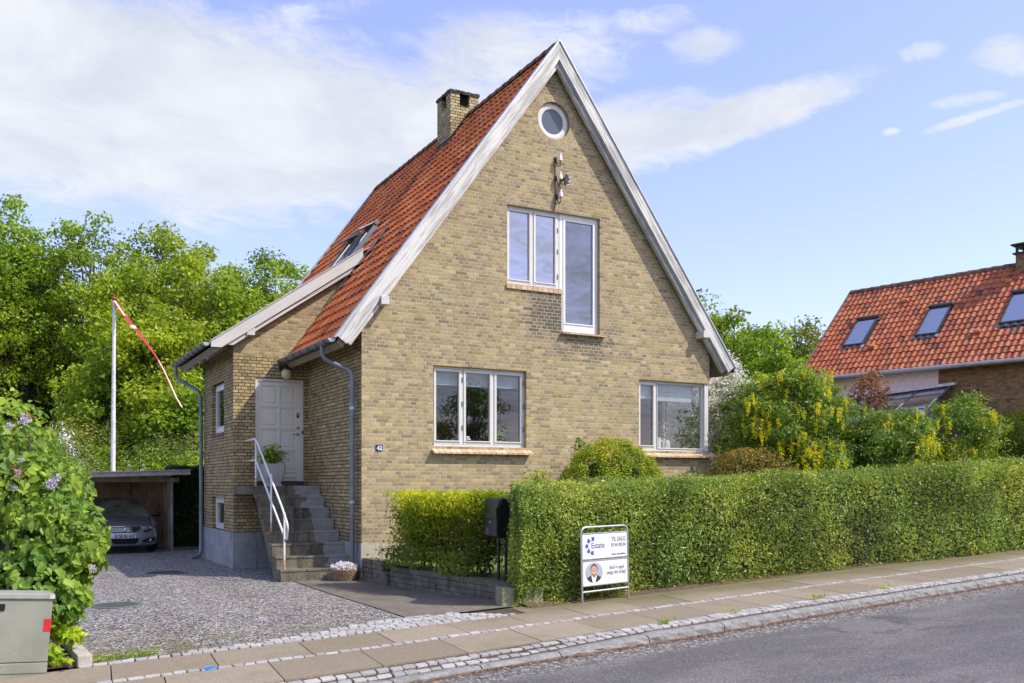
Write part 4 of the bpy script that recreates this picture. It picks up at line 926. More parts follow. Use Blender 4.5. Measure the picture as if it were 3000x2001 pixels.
# insulators and bracket
for (x, z) in ((4.045, 8.075), (4.05, 7.715), (4.06, 7.365)):
    m = MB().tube(bend([(x - .055, 0, z + .0), (x - .055, -.04, z - .02), (x - .05, -.07, z - .13), (x, -.1, z - .14), (x, -.1, z - .02)], .05), .010, 8); m.box(x - .075, x - .035, -.03, 0, z - .05, z + .06, .006)
    io = m.build('insulator', M['dark_iron'], H, smooth=True)
    MB().lathe([(0, .115), (.022, .115), (.028, .09), (.022, .07), (.036, .055), (.042, .02), (.046, -.03), (.04, -.03), (0, -.02)], (x, -.10, z), 18).build('porcelain_cap', M['white_ceramic'], io, smooth=True)
m = MB().box(4.13, 4.17, -.05, 0, 7.70, 7.76).tube([(4.15, -.03, 7.73), (4.17, -.12, 7.70)], .02, 8)
m.add([(4.17 + .0, -.14, 7.70 + .095), (4.23, -.14, 7.73), (4.22, -.14, 7.60), (4.15, -.14, 7.58), (4.12, -.14, 7.68)] + [(4.17 + .0, -.10, 7.70 + .095), (4.23, -.10, 7.73), (4.22, -.10, 7.60), (4.15, -.10, 7.58), (4.12, -.10, 7.68)], [(0, 1, 2, 3, 4), (9, 8, 7, 6, 5)] + [(i, (i + 1) % 5, 5 + (i + 1) % 5, 5 + i) for i in range(5)])
br = m.build('cable_bracket', M['dark_iron'], H)
for (x, z) in ((4.20, 7.80), (4.235, 7.725), (4.225, 7.645), (4.19, 7.57)):
    MB().tube([(x - .02, -.12, z), (x + .035, -.155, z + .005)], [.020, .026], 10).build('porcelain_cap', M['white_ceramic'], br, smooth=True)
MB().tube([(3.985, -.012, 8.05), (3.98, -.012, 7.7), (3.995, -.012, 7.35), (3.97, -.015, 7.12), (3.95, -.015, 7.06)], .007, 6).build('cable', M['black_metal'], H)
# text
def text(body, size, fr, a, b, c, mat, parent, align='LEFT', name='lettering', ext=.001, squeeze=1.0, bold=0.0):
    cu = bpy.data.curves.new('t', 'FONT'); cu.body = body; cu.size = size; cu.align_x = align; cu.extrude = ext; cu.offset = bold
    to = bpy.data.objects.new('t', cu); COL.objects.link(to); dg = bpy.context.evaluated_depsgraph_get(); dg.update()
    me = to.evaluated_get(dg).to_mesh(); vs = [(v.co.x * squeeze + a, b + v.co.z, v.co.y + c) for v in me.vertices]; fs = [tuple(p.vertices) for p in me.polygons]
    to.evaluated_get(dg).to_mesh_clear(); bpy.data.objects.remove(to); bpy.data.curves.remove(cu)
    return MB(fr).add(vs, fs).build(name, mat, parent, recalc=False)
pn = MB(FF).box(.262, .388, .002, .016, 2.288, 2.398, .003).build('number_plate', simple('enamel_blue', (.015, .03, .22), .2), H)
text('42', .105, FF, .277, .0175, 2.306, simple('enamel_white', (.85, .85, .85), .3), pn, bold=.004, squeeze=.95)
# ------------------------------------------------------------------ things at the front of the house
M['pot'] = simple('pot_white', (.44, .45, .45), .45, var=.05)
e = empty('flower_pot', (-.86, 2.78, 1.66), 'white tapered plant pot with pink geranium on the landing by the door', 'flower pot')
m = MB(); q = []
for (z, r) in ((0, .15), (.035, .15), (.04, .125), (.15, .165), (.3, .195), (.40, .205), (.44, .21), (.44, .18), (.40, .178)): q.append((r, z))
vs = []
for (r, z) in q: vs += [(-.86 + a * r, 2.78 + b * r, 1.66 + z) for a, b in ((-1, -.85), (-.85, -1), (.85, -1), (1, -.85), (1, .85), (.85, 1), (-.85, 1), (-1, .85))]
m.add(vs, [(i * 8 + k, i * 8 + (k + 1) % 8, (i + 1) * 8 + (k + 1) % 8, (i + 1) * 8 + k) for i in range(len(q) - 1) for k in range(8)] + [tuple(range(64, 72))]).build('pot', M['pot'], e)
g = np.random.default_rng(11); Pp = []
while len(Pp) < 420:
    p = g.normal(size=3) * (.13, .13, .11)
    if abs(p[0]) < .24 and p[2] > -.12: Pp.append((-.88 + p[0], 2.76 + p[1], 2.23 + p[2]))
pl_ = leaves('foliage', np.array(Pp), .062, M['oak_y'], e, shape='oval', asp=1.0, up=.6, seed=12)
for (dx_, dz_) in ((-.03, .42 + .24), (.20, .42 + .22), (-.24, .42 + .12)):
    c = np.array([-.86 + dx_ * .9, 2.70, 1.66 + dz_]); MB().tube([(c[0] * .5 - .43, 2.76, 2.15), tuple(c)], .004, 5).build('stem', M['bush'], e)
    leaves('bloom', c + g.normal(size=(45, 3)) * .022, .028, M['p_pink'], e, asp=.9, seed=13)
# basket
e = empty('wicker_basket', (-.30, .06, 0), 'low round wicker basket with pale pansies at the foot of the stairs', 'basket')
mw, N = new_mat('wicker'); P = N.pos(); N.out(N.bsdf(N.mix(N.smooth(N.noise(P, 30, 4), .35, .65), (.20, .13, .075), (.38, .28, .18)), .8))
m = MB(); bx_, by_ = -.30, .06
for k in range(9):
    z = .015 + k * .021; r0 = .165 + .055 * (k / 8) ** .8; pts = []
    for i in range(73): a = 2 * math.pi * i / 72; rr_ = r0 + .011 * math.cos(18 * a + (k % 2) * math.pi); pts.append((bx_ + rr_ * math.cos(a), by_ + rr_ * math.sin(a), z + .004 * math.sin(36 * a)))
    m.tube(pts, .0115, 5, False)
for rr_, zz in ((.225, .20), (.22, .212), (.17, .01)): m.tube([(bx_ + rr_ * math.cos(a), by_ + rr_ * math.sin(a), zz + .006 * math.sin(a * 16)) for a in np.linspace(0, 2 * math.pi, 65)], .013, 6, False)
for i in range(36): a = 2 * math.pi * i / 36; m.tube([(bx_ + .165 * math.cos(a), by_ + .165 * math.sin(a), 0.01), (bx_ + .222 * math.cos(a), by_ + .222 * math.sin(a), .20)], .007, 5)
m.build('basket', mw, e, smooth=True); MB().lathe([(0, .17), (.2, .17)], (bx_, by_, 0), 24).build('earth', M['soil'], e)
A = g.uniform(0, 6.28, 500); Rr = np.sqrt(g.random(500)) * .22; Pf = np.stack([bx_ + Rr * np.cos(A), by_ + Rr * np.sin(A), .20 + g.random(500) * .07 * (1.15 - Rr / .25)], 1)
leaves('foliage', Pf, .035, M['yew'], e, shape='oval', asp=.6, up=.4, seed=14)
A = g.uniform(0, 6.28, 340); Rr = np.sqrt(g.random(340)) * .225; Pf = np.stack([bx_ + Rr * np.cos(A), by_ + Rr * np.sin(A), .235 + .075 * (1 - (Rr / .24) ** 2) + g.normal(size=340) * .012], 1)
leaves('pansies', Pf, .035, M['p_pansy'], e, shape='oval', asp=.95, up=.1, nrm=np.tile([-.3, -1, .3], (340, 1)), seed=15)
Pf = np.array([bx_ + .15, by_ + .12, .30]) + g.normal(size=(160, 3)) * (.035, .035, .07); leaves('sprig', Pf, .03, M['bush'], e, asp=.3, seed=16)

# mailbox
e = empty('mailbox', (.76, -3.75, .22), 'black round-topped metal mailbox on two posts between yellow and green hedge', 'mailbox')
FM = Fr((.76, -3.70, 0), (1, 0, 0), (0, 1, 0)); prof = [(.10 * math.cos(a), 1.395 + .105 * math.sin(a)) for a in np.linspace(0, math.pi, 13)] + [(-.10, .99), (-.085, .935), (-.05, .92), (.08, .92), (.10, .95)]
m = MB(FM); m.prism(prof, lambda x, z: (x, -.20, z), lambda x, z: (x, .20, z)); m.build('box', M['black_metal'], e, smooth=True)
MB(FM).box(-.112, -.098, -.185, .185, 1.205, 1.36, .004).build('flap', simple('flap_metal', (.02, .02, .018), .25), e)
MB(FM).box(-.107, -.10, -.19, .19, .95, 1.195, .003).build('front_door', M['black_metal'], e)
MB(FM).lathe([(0, -.118), (.014, -.118), (.014, -.10)], (0, 0, 1.15), 12, 'x').build('lock', M['galv'], e)
lb = MB(FM)
for (a, b, c, d) in ((.075, .16, 1.053, 1.058), (.075, .08, .975, 1.053), (.10, .15, 1.03, 1.036), (.09, .13, 1.005, 1.011), (.10, .16, .985, .99)): lb.box(-.1095, -.1065, a - .0, b, c, d)
lb.build('sticker', simple('sticker_pale', (.35, .35, .33), .6), e)
for (x, y) in ((.70, -3.86), (.82, -3.86)): MB().tube([(x, y, .10), (x, y, 1.1)], .022, 12).build('post', M['black_metal'], e, smooth=True)
MB().tube([(.70, -3.86, .82), (.82, -3.86, .82)], .010, 8).build('crossbar', M['black_metal'], e)

# estate sign
p = SW(4.175, 1.11); q2 = SW(5.075, 1.14); d = np.array(q2[:2]) - np.array(p[:2]); Ls = .90; d /= np.linalg.norm(d)
roll = R(-1.6); up = np.array([d[0] * math.sin(roll), d[1] * math.sin(roll), math.cos(roll)]); FS = Fr((p[0], p[1], p[2] - .02), (d[0] * math.cos(roll), d[1] * math.cos(roll), .016), (d[1], -d[0], 0), up)
e = empty('for_sale_sign', p, 'white TIL SALG estate agent sign in a steel tube frame before the hedge', 'sign')
MB(FS).tube(bend([(0, 0, 0), (0, 0, 1.06), (Ls, 0, 1.06), (Ls, 0, -.01)], .09), .0155, 12).build('frame', M['galv'], e, smooth=True)
MB(FS).tube([(0, 0, .165), (Ls, 0, .165)], .015, 10).build('crossbar', M['galv'], e, smooth=True)
sw_ = simple('sign_white', (.80, .80, .80), .35, var=.01); sg_ = simple('sign_light_grey', (.70, .70, .69), .35, var=.01); navy = simple('sign_navy', (.05, .07, .16), .5); blue = simple('sign_blue', (.05, .13, .42), .4)
pn = []
for (z0, z1) in ((.615, .975), (.245, .595)):
    o = MB(FS).box(.02, Ls - .02, -.008, .008, z0, z1, .002).build('panel', sw_, e); pn.append(o)
    MB(FS).box(.03, Ls - .03, .008, .0095, z0 + .085, z1 - .025).build('panel_tint', sg_, o)
    MB(FS).box(.015, Ls - .015, -.014, .014, z0 - .006, z0 + .012, .003).box(.015, Ls - .015, -.014, .014, z1 - .012, z1 + .006, .003).build('rail', M['galv'], o)
text('TIL SALG', .088, FS, .852, .0105, .845, navy, pn[0], 'RIGHT', squeeze=.80); text('59 44 00 04', .076, FS, .852, .0105, .765, navy, pn[0], 'RIGHT', squeeze=.80)
text('Estate', .115, FS, .18, .0105, .765, navy, pn[0], squeeze=.92); text('Estate Kalundborg', .040, FS, .852, .0105, .650, navy, pn[0], 'RIGHT', squeeze=.95)
text('Skal vi også', .068, FS, .665, .0105, .455, navy, pn[1], 'CENTER', squeeze=.92); text('sælge din bolig?', .068, FS, .655, .0105, .385, navy, pn[1], 'CENTER', squeeze=.92)
for (a, c, rot) in ((.215, .895, -90), (.135, .868, 135), (.098, .80, 0), (.130, .73, -125), (.200, .70, 90)):
    ca, sa = math.cos(R(rot)), math.sin(R(rot)); pts = [(-.029, -.026), (.029, -.026), (.029, .014), (0, .036), (-.029, .014)]
    MB(FS).add([(a + x * ca - y * sa, .0105, c + x * sa + y * ca) for x, y in pts], [(0, 1, 2, 3, 4)]).build('logo_mark', blue, pn[0])
cx_, cz_ = .225, .425; ell = lambda rx, rz, b, ox=0, oz=0, n=28, a0=0, a1=2 * math.pi: [(cx_ + ox + rx * math.cos(a), b, cz_ + oz + rz * math.sin(a)) for a in np.linspace(a0, a1, n, endpoint=(a1 - a0) < 6)]
def flat(pts, nm, col): MB(FS).add(pts, [tuple(range(len(pts)))]).build(nm, simple('print_' + nm, col, .4, var=.01), pn[1])
flat(ell(.165, .14, .0105), 'portrait_background', (.36, .40, .48))
flat([(cx_ + x, .0110, cz_ + z) for x, z in ((-.14, -.068), (-.06, -.035), (.06, -.035), (.135, -.072), (.10, -.111), (.04, -.135), (-.04, -.135), (-.10, -.111))], 'jacket', (.035, .03, .035))
flat([(cx_ + x, .0114, cz_ + z) for x, z in ((-.055, -.035), (.055, -.035), (.02, -.137), (-.03, -.137))], 'shirt', (.75, .75, .78))
flat([(cx_ + x, .0116, cz_ + z) for x, z in ((-.035, -.02), (.035, -.02), (.03, -.055), (0, -.075), (-.03, -.055))], 'neck', (.45, .24, .16))
flat(ell(.068, .082, .0118, 0, .04), 'hair', (.05, .03, .022)); flat(ell(.062, .078, .0121, 0, .022), 'face', (.55, .31, .22)); flat(ell(.055, .035, .0123, 0, -.015, a0=math.pi, a1=2 * math.pi), 'beard', (.30, .17, .12))
flat(ell(.024, .010, .0126, 0, -.005, a0=math.pi, a1=2 * math.pi), 'smile', (.8, .78, .75))
for x in (-.024, .024): flat(ell(.009, .005, .0126, x, .035), 'eye', (.06, .04, .03))
flat([(cx_ + x, .0126, cz_ + z) for x, z in ((-.007, .005), (.007, .005), (.003, .028), (-.003, .028))], 'nose', (.45, .24, .17))

# electrical cabinet
p = np.array(SW(-2.60, .70)); rl_ = R(4.5); ex = np.array([-T2[0] * math.cos(rl_), -T2[1] * math.cos(rl_), math.sin(rl_) * 1.0]); up = np.array([T2[0] * math.sin(rl_), T2[1] * math.sin(rl_), math.cos(rl_)])
FCb = Fr(p + np.array([0, 0, -.03]), ex, (N2[0] * -1, N2[1] * -1, 0), up)
cab = simple('cabinet_grey_green', (.28, .29, .235), .5, var=.11, scale=3, bump=.06, bscale=60); cabl = simple('cabinet_lid', (.33, .34, .30), .45, var=.08, scale=9)
e = empty('electrical_cabinet', p, 'leaning grey-green electrical cabinet with red sticker beside the lilac', 'cabinet')
MB(FCb).box(0, .9, -.30, 0, .145, .715, .008).build('door_panel', cab, e); MB(FCb).box(.0, .9, -.30, .004, .045, .139, .006).box(.01, .89, -.29, -.004, -.15, .045).build('base', cab, e)
MB(FCb).box(-.012, .91, -.32, .018, .715, .765, .008).build('lid', cabl, e)
MB(FCb).box(-.013, .03, -.30, .0195, .718, .755, .003).build('lid_corner', simple('lid_scuff', (.55, .55, .56), .5), e)
MB(FCb).box(.385, .455, .0, .012, .61, .672, .006).build('lock', M['black_metal'], e); MB(FCb).box(.0, .06, .0005, .003, .42, .535).build('sticker', simple('sticker_red2', (.60, .02, .03), .45), e)
MB(FCb).box(.37, .6, .002, .012, .115, .135, .003).build('handle_slot', cabl, e)
g = np.random.default_rng(3); sc = MB(FCb)
for (a, c, r_, t0, t1) in ((.42, .44, .045, .3, 2.2), (.46, .30, .04, 3.4, 5.8), (.28, .26, .03, 4.0, 6.0), (.25, .33, .05, -.6, .5), (.52, .35, .03, 3.3, 5.6)):
    sc.tube([(a + r_ * math.cos(t), .0015, c + r_ * 1.3 * math.sin(t)) for t in np.linspace(t0, t1, 12)], .0016, 4)
sc.build('scratches', simple('scratch_white', (.48, .54, .62), .7), e)

# ------------------------------------------------------------------ carport
e = empty('carport', (-3.5, 9.4, 0), 'low flat-roofed timber carport with brown slat walls over the silver car', 'carport')
zt = lambda x: 2.045 + .033 * (x + 1.47)
m = MB(); m.prism([(-6.2, zt(-6.2) - .11), (-1.46, zt(-1.46) - .11), (-1.46, zt(-1.46)), (-6.2, zt(-6.2))], lambda x, z: (x, 8.58, z), lambda x, z: (x, 8.62, z)); m.build('fascia', M['fascia'], e)
m = MB(); m.prism([(-6.2, zt(-6.2) - .0), (-1.45, zt(-1.45) - .0), (-1.45, zt(-1.45) + .02), (-6.2, zt(-6.2) + .02)], lambda x, z: (x, 8.54, z), lambda x, z: (x, 14.4, z)); m.build('roof', M['zinc_light'], e)
m = MB()
for x in (-5.6, -4.6, -3.6, -2.7, -1.95): m.box(x, x + .06, 8.65, 14.2, zt(x) - .13, zt(x) - .01)
m.box(-6.1, -1.6, 9.40, 9.50, 1.75, 1.87); m.build('beams', M['slatwood'], e)
m = MB(); z = -.1; g = np.random.default_rng(8)
while z < 1.85: m.box(-6.2, -1.73, 13.9 + g.uniform(0, .01), 13.94, z, z + .068, .004); z += .082
m.box(-6.2, -1.73, 13.945, 13.96, -.1, 1.95); m.build('rear_wall', M['slatwood'], e)
m = MB()
for y in np.arange(10.0, 13.9, .62): m.box(-1.80, -1.72, y, y + .08, -.05, 1.9)
z = .05
while z < 1.85: m.box(-1.715, -1.70, 10.0, 13.9, z, z + .05); z += .12
m.box(-1.9, -1.72, 12.4, 12.48, -.05, 1.9).build('side_wall', M['slatwood'], e)
MB().tube([(-1.77, 9.46, -.05), (-1.77, 9.46, 1.76)], .034, 12).build('post', M['grey_post'], e, smooth=True); MB().box(-1.84, -1.71, 9.36, 9.55, 1.76, 1.85, .01).build('post_cap', M['fascia'], e)
MB().box(-2.42, -2.36, 12.6, 12.66, -.05, 1.8).build('post', simple('mossy_post', (.16, .17, .11), .8), e)

# ------------------------------------------------------------------ car
S_ = .9; CF = Fr((-2.98, 8.55, .04), (S_, 0, 0), (0, S_, 0), (0, 0, S_))
e = empty('parked_car', (-2.98, 10.4, .04), 'silver-grey hatchback parked nose out in the carport, plate CA 83 617', 'car')
mp, N = new_mat('car_paint'); pb = N.node('ShaderNodeBsdfPrincipled'); pb.inputs['Base Color'].default_value = (.32, .35, .40, 1); pb.inputs['Metallic'].default_value = .55; pb.inputs['Roughness'].default_value = .28; pb.inputs['Coat Weight'].default_value = 1; pb.inputs['Coat Roughness'].default_value = .03; N.out(pb.outputs[0])
cdark = simple('car_black', (.012, .012, .014), .3); chrome = simple('chrome', (.75, .76, .78), .12, 1.0, .02); tyre = simple('tyre', (.02, .02, .02), .85); wsg = simple('windscreen', (.26, .26, .19), .04, spec=1.0, var=.3, scale=2)  # windscreen: yellow-green reflection of the surroundings put into its base colour
ROW = [(.16, .14, .78, .34), (.20, .05, .84, .38), (.28, .01, .87, .42), (.42, .0, .885, .46), (.54, .025, .885, .50), (.62, .055, .88, .52), (.675, .085, .865, .52), (.70, .12, .84, .50), (.745, .26, .82, .42), (.80, .46, .80, .30), (.86, .70, .785, .18), (.915, .95, .77, .08), (.945, 1.10, .76, .03)]
rz = [r_[0] for r_ in ROW]
def surf(x, z):
    off, hw, Dp = (float(np.interp(z, rz, [r_[k] for r_ in ROW])) for k in (1, 2, 3)); s = min(1, abs(x) / hw); return off + Dp * (1 - math.sqrt(max(0, 1 - s ** 3.0)))
ss = [math.sin(t) for t in np.linspace(-math.pi / 2, math.pi / 2, 33)]; vs = []; fs = []
for (z, off, hw, Dp) in ROW:
    for s in ss: vs.append((hw * s, off + Dp * (1 - math.sqrt(max(0, 1 - abs(s) ** 3.0))), z - .02 * abs(s) ** 3 * (z > .69) - .055 * s * s * (z > .7)))
n = 33
fs = [(i * n + k, i * n + k + 1, (i + 1) * n + k + 1, (i + 1) * n + k) for i in range(len(ROW) - 1) for k in range(n - 1)]
m = MB(CF).add(vs, fs)
SR = [(.20, .83), (.30, .88), (.45, .90), (.62, .90), (.76, .885), (.88, .86), (.93, .82), (.95, .76)]
for sg in (-1, 1):
    vs = []; st_ = [.42, .6, .8, 1.1, 1.6, 2.4, 3.4, 3.9, 4.15]
    for b in st_:
        for (z, x) in SR: k = min(1, (b - .42) / .6); zz = min(z, .70 + .25 * k); vs.append((sg * (x - (1 - k) * .03 - (max(0, b - 3.6) * .15)), b, zz))
    nn_ = len(SR); m.add(vs, [(i * nn_ + k, i * nn_ + k + 1, (i + 1) * nn_ + k + 1, (i + 1) * nn_ + k) for i in range(len(st_) - 1) for k in range(nn_ - 1)])
m.add([(x * .76, 4.1 + .06 * (1 - abs(x)), z) for z in (.25, .6, .95) for x in (-1, 0, 1)], [(0, 1, 4, 3), (1, 2, 5, 4), (3, 4, 7, 6), (4, 5, 8, 7)])
body = m.build('body', mp, e, smooth=True)
# greenhouse
def hw_(z): return .76 - (z - .945) * .36
gr = [(1.06, .945), (1.30, 1.09), (1.55, 1.24), (1.78, 1.365), (1.95, 1.42)]; vs = []
for (b, z) in gr:
    for s in np.linspace(-1, 1, 17): vs.append((s * hw_(z), b + .10 * s * s, z - .05 * s * s))
MB(CF).add(vs, [(i * 17 + k, i * 17 + k + 1, (i + 1) * 17 + k + 1, (i + 1) * 17 + k) for i in range(4) for k in range(16)]).build('windscreen', wsg, e, smooth=True)
vs = []; rfz = [(1.93, 1.425), (2.1, 1.45), (2.6, 1.465), (3.2, 1.45), (3.7, 1.38), (4.05, 1.15), (4.16, .95)]
for (b, z) in rfz:
    for s in np.linspace(-1, 1, 17): vs.append((s * hw_(min(z, 1.42)), b + .08 * s * s, z - .05 * s * s))
MB(CF).add(vs, [(i * 17 + k, i * 17 + k + 1, (i + 1) * 17 + k + 1, (i + 1) * 17 + k) for i in range(6) for k in range(16)]).build('roof', mp, e, smooth=True)
for sg in (-1, 1):
    MB(CF).add([(sg * (hw_(z) + .003), b, z - .05) for b, z in ((1.16, .97), (2.05, 1.44), (3.3, 1.43), (4.0, 1.15), (4.1, .97))], [(0, 1, 2, 3, 4)]).build('side_window', cdark, e)
    MB(CF).tube([(sg * (hw_(z) + .004), b + .10, z - .045) for b, z in gr], .026, 8).build('pillar', mp, e, smooth=True)
    MB(CF).tube([(sg * .565, 2.15, 1.46), (sg * .555, 2.25, 1.50), (sg * .55, 3.2, 1.49), (sg * .56, 3.4, 1.44)], .015, 6).build('roof_rail', M['galv'], e)
    mi = MB(CF).sphere((sg * .98, 1.28, .99), .1, 16, (1.15, .75, .75)).tube([(sg * .82, 1.30, .93), (sg * .95, 1.28, .96)], .025, 6).build('mirror', cdark, e, smooth=True)
gp = [(-.41, .688), (.41, .688), (.455, .66), (.34, .535), (-.34, .535), (-.455, .66)]
ff = lambda pts, o: [(x, surf(x, z) - o, z) for x, z in pts]
def fpanel(pts, o, nm, mat, par=e):
    # strip polygon cut in vertical slices so it follows the curved nose
    xs_ = np.linspace(min(p[0] for p in pts), max(p[0] for p in pts), 17); V = []; 
    def zz(x, hi):
        vals = []
        for (x0, z0), (x1, z1) in zip(pts, pts[1:] + pts[:1]):
            if min(x0, x1) - 1e-6 <= x <= max(x0, x1) + 1e-6: vals += [z0, z1] if abs(x1 - x0) < 1e-6 else [z0 + (z1 - z0) * (x - x0) / (x1 - x0)]
        return max(vals) if hi else min(vals)
    for x in xs_: V += [(x, surf(x, zz(x, 1)) - o, zz(x, 1)), (x, surf(x, zz(x, 0)) - o, zz(x, 0))]
    return MB(CF).add(V, [(2 * i, 2 * i + 1, 2 * i + 3, 2 * i + 2) for i in range(16)]).build(nm, mat, par)
for sg in (-1, 1):
    mir = lambda pts: [(sg * x, z) for x, z in pts]
    hl = fpanel(mir([(.455, .548), (.50, .588), (.60, .655), (.70, .688), (.775, .69), (.785, .64), (.73, .60), (.66, .575), (.56, .548)]), .012, 'headlight', cdark)
    MB(CF).sphere((sg * .665, surf(.665, .635) - .002, .635), .034, 12, (1.2, .5, 1)).build('lens', M['galv'], hl, smooth=True)
    MB(CF).sphere((sg * .575, surf(.575, .60) - .002, .60), .022, 12, (1.2, .5, 1)).build('lens', M['galv'], hl, smooth=True)
    MB(CF).tube([(sg * x, surf(x, z) - .016, z) for x, z in ((.455, .54), (.56, .54), (.66, .567), (.73, .592), (.78, .63), (.785, .68))], .007, 6).build('light_strip', chrome, hl)
    fg = fpanel(mir([(.43, .27), (.46, .33), (.60, .375), (.76, .39), (.79, .33), (.74, .26), (.60, .235)]), .010, 'fog_light_housing', cdark)
    MB(CF).sphere((sg * .66, surf(.66, .31) - .012, .315), .035, 12, (1.2, .4, 1)).build('fog_light', M['galv'], fg, smooth=True)
gri = fpanel(gp, .016, 'grille', cdark)
for z in (.565, .595, .625, .655):
    w = .36 + (z - .54) * .75; w = min(w, .44); MB(CF).tube([(x, surf(x, z) - .024, z) for x in np.linspace(-w, w, 15)], .0055, 5).build('grille_bar', chrome, gri)
MB(CF).tube([(x, surf(x, z) - .014, z) for x, z in [(-.30, .53), (-.36, .55), (-.455, .665), (-.41, .692), (0, .70), (.41, .692), (.455, .665), (.36, .55), (.30, .53)]], .009, 6).build('grille_surround', chrome, gri)
fpanel([(-.36, .375), (.36, .375), (.30, .235), (-.30, .235)], .014, 'lower_grille', cdark)
MB(CF).tube([(x, surf(x, .215) - .012, .215 + .06 * max(0, abs(x) - .42) * 2.4) for x in np.linspace(-.74, .74, 25)], .012, 6).build('bumper_trim', chrome, e)
pl = MB(CF).box(-.265, .265, -.045, -.012, .385, .50, .004).build('number_plate', simple('plate_white', (.68, .66, .66), .35), e)
MB(CF).box(-.257, -.217, -.0475, -.0445, .393, .492).build('blue_band', simple('plate_blue', (.02, .12, .45), .4), pl)
FP = Fr(CF(0, 0, 0), (S_, 0, 0), (0, -S_, 0), (0, 0, S_)); text('CA 83 617', .120, FP, .02, .0475, .402, cdark, pl, 'CENTER', squeeze=.80, bold=.003)
# chrome animal-like emblem: generic rampant mark built of a few strokes
MB(Fr(CF(0, -.03, 0), (S_, 0, 0), (0, S_, 0), (0, 0, S_))).tube([(-.03, -.0, .585), (-.01, -.0, .62), (.0, -.0, .655), (.02, -.0, .67)], .012, 6).tube([(.0, 0, .63), (.035, 0, .635)], .008, 5).tube([(-.01, 0, .61), (.03, 0, .585)], .009, 5).tube([(-.03, 0, .60), (-.04, 0, .65)], .006, 5).build('emblem', chrome, gri, smooth=True)
for (x, b) in ((-.79, .78), (.79, .78), (-.79, 3.35), (.79, 3.35)):
    w = MB(CF).lathe([(.20, -.11), (.29, -.11), (.315, -.08), (.315, .08), (.29, .11), (.20, .11)], (x, b, .315), 28, 'x').build('wheel', tyre, e, smooth=True)
    MB(CF).lathe([(0, .07), (.06, .09), (.20, .10), (.205, -.1), (0, -.1)], (x, b, .315), 20, 'x').build('rim', M['galv'], w)
    MB(CF).lathe([(.0, -.13), (.35, -.13), (.36, -.05), (.36, .05), (.35, .085), (.0, .085)], (x * .96, b, .33), 28, 'x').build('wheel_arch', cdark, w)
# interior hint: dashboard under the glass is hidden by the dark screen
MB(CF).box(-.13, .05, 1.50, 1.53, 1.20, 1.245, .01).build('rear_view_mirror', cdark, e)

# ------------------------------------------------------------------ flagpole
e = empty('flagpole', (-2.58, 15.75, 0), 'tall white flagpole with red ball top rising behind the carport', 'flagpole')
MB().tube([(-2.58, 15.75, 0), (-2.575, 15.75, 2.2), (-2.54, 15.74, 7.42)], [.078, .072, .045], 14).build('pole', simple('pole_white', (.8, .8, .82), .3), e, smooth=True)
red = simple('pennant_red', (.48, .012, .04), .6); wh = simple('pennant_white', (.8, .8, .8), .6)
MB().sphere((-2.54, 15.74, 7.48), .07, 16, (1.1, 1.1, .8)).build('finial', red, e, smooth=True)
e2 = empty('pennant', (-2.54, 15.74, 7.4), 'long narrow red and white pennant blowing from the flagpole top', 'pennant')
pp = [depth(u, v, y) for u, v, y in ((338, 884, 29), (366, 925, 28.8), (395, 962, 28.6), (430, 1005, 28.4), (458, 1045, 28.2), (480, 1085, 28), (500, 1128, 27.8), (516, 1165, 27.7), (533, 1193, 27.6))]
cen = []
for a, b in zip(pp[:-1], pp[1:]): cen += [a + (b - a) * t for t in np.linspace(0, 1, 5)[:-1]]
cen.append(pp[-1]); cen = np.array(cen); k = len(cen)
def ribbon(w0, w1, off, i0, i1, mat, nm, y=0.):
    V = []
    for i in range(i0, i1):
        t = i / (k - 1); d = cen[min(i + 1, k - 1)] - cen[max(i - 1, 0)]; d /= np.linalg.norm(d); sd = np.cross(d, [SX[0], SX[1] * 1.0, 0]); sd /= np.linalg.norm(sd); w = w0 + (w1 - w0) * t; tw = math.sin(t * 9) * .5
        sd = sd * math.cos(tw) + np.array([FX[0], 0, 0]) * math.sin(tw) * .3
        c = cen[i] + sd * off * w + np.array([0, -y, 0]); V += [c - sd * w / 2, c + sd * w / 2, c + sd * w / 2 + [0, .006, 0], c - sd * w / 2 + [0, .006, 0]]
    n_ = i1 - i0
    MB().add([tuple(v) for v in V], [(4 * i + j, 4 * i + (j + 1) % 4, 4 * i + 4 + (j + 1) % 4, 4 * i + 4 + j) for i in range(n_ - 1) for j in range(4)]).build(nm, mat, e2)
ribbon(.14, .05, 0, 0, k, red, 'cloth'); ribbon(.05, .02, -.1, 0, 5, wh, 'white_stripe', .008); ribbon(.145, .145, 0, 7, 9, wh, 'cross_band', .012); ribbon(.035, .03, .3, 17, k, wh, 'white_stripe', .008)

# ------------------------------------------------------------------ neighbour house
Rn = np.array([-.214, .977]); Qn = np.array([.977, .214]); E = np.array([17.07, 6.354, 5.11]); wq, hq = 3.323, 3.237; Lq = math.hypot(wq, hq)
n_ = empty('brick_house', (20, 3, 0), 'neighbouring brick house with low orange tiled roof and three roof windows', 'house')
FN = Fr(E, (-Rn[0], -Rn[1], 0), (-Qn[0] * hq / Lq, -Qn[1] * hq / Lq, wq / Lq), (Qn[0] * wq / Lq, Qn[1] * wq / Lq, hq / Lq))
FN2 = Fr(E + np.array([*(Qn * 2 * wq), 0]), (-Rn[0], -Rn[1], 0), (Qn[0] * hq / Lq, Qn[1] * hq / Lq, wq / Lq), (-Qn[0] * wq / Lq, -Qn[1] * wq / Lq, hq / Lq))
sk = [(.98, 1.68, 1.42, 2.84), (3.34, 4.02, 1.5, 2.94), (5.74, 6.48, 1.6, 3.07)]
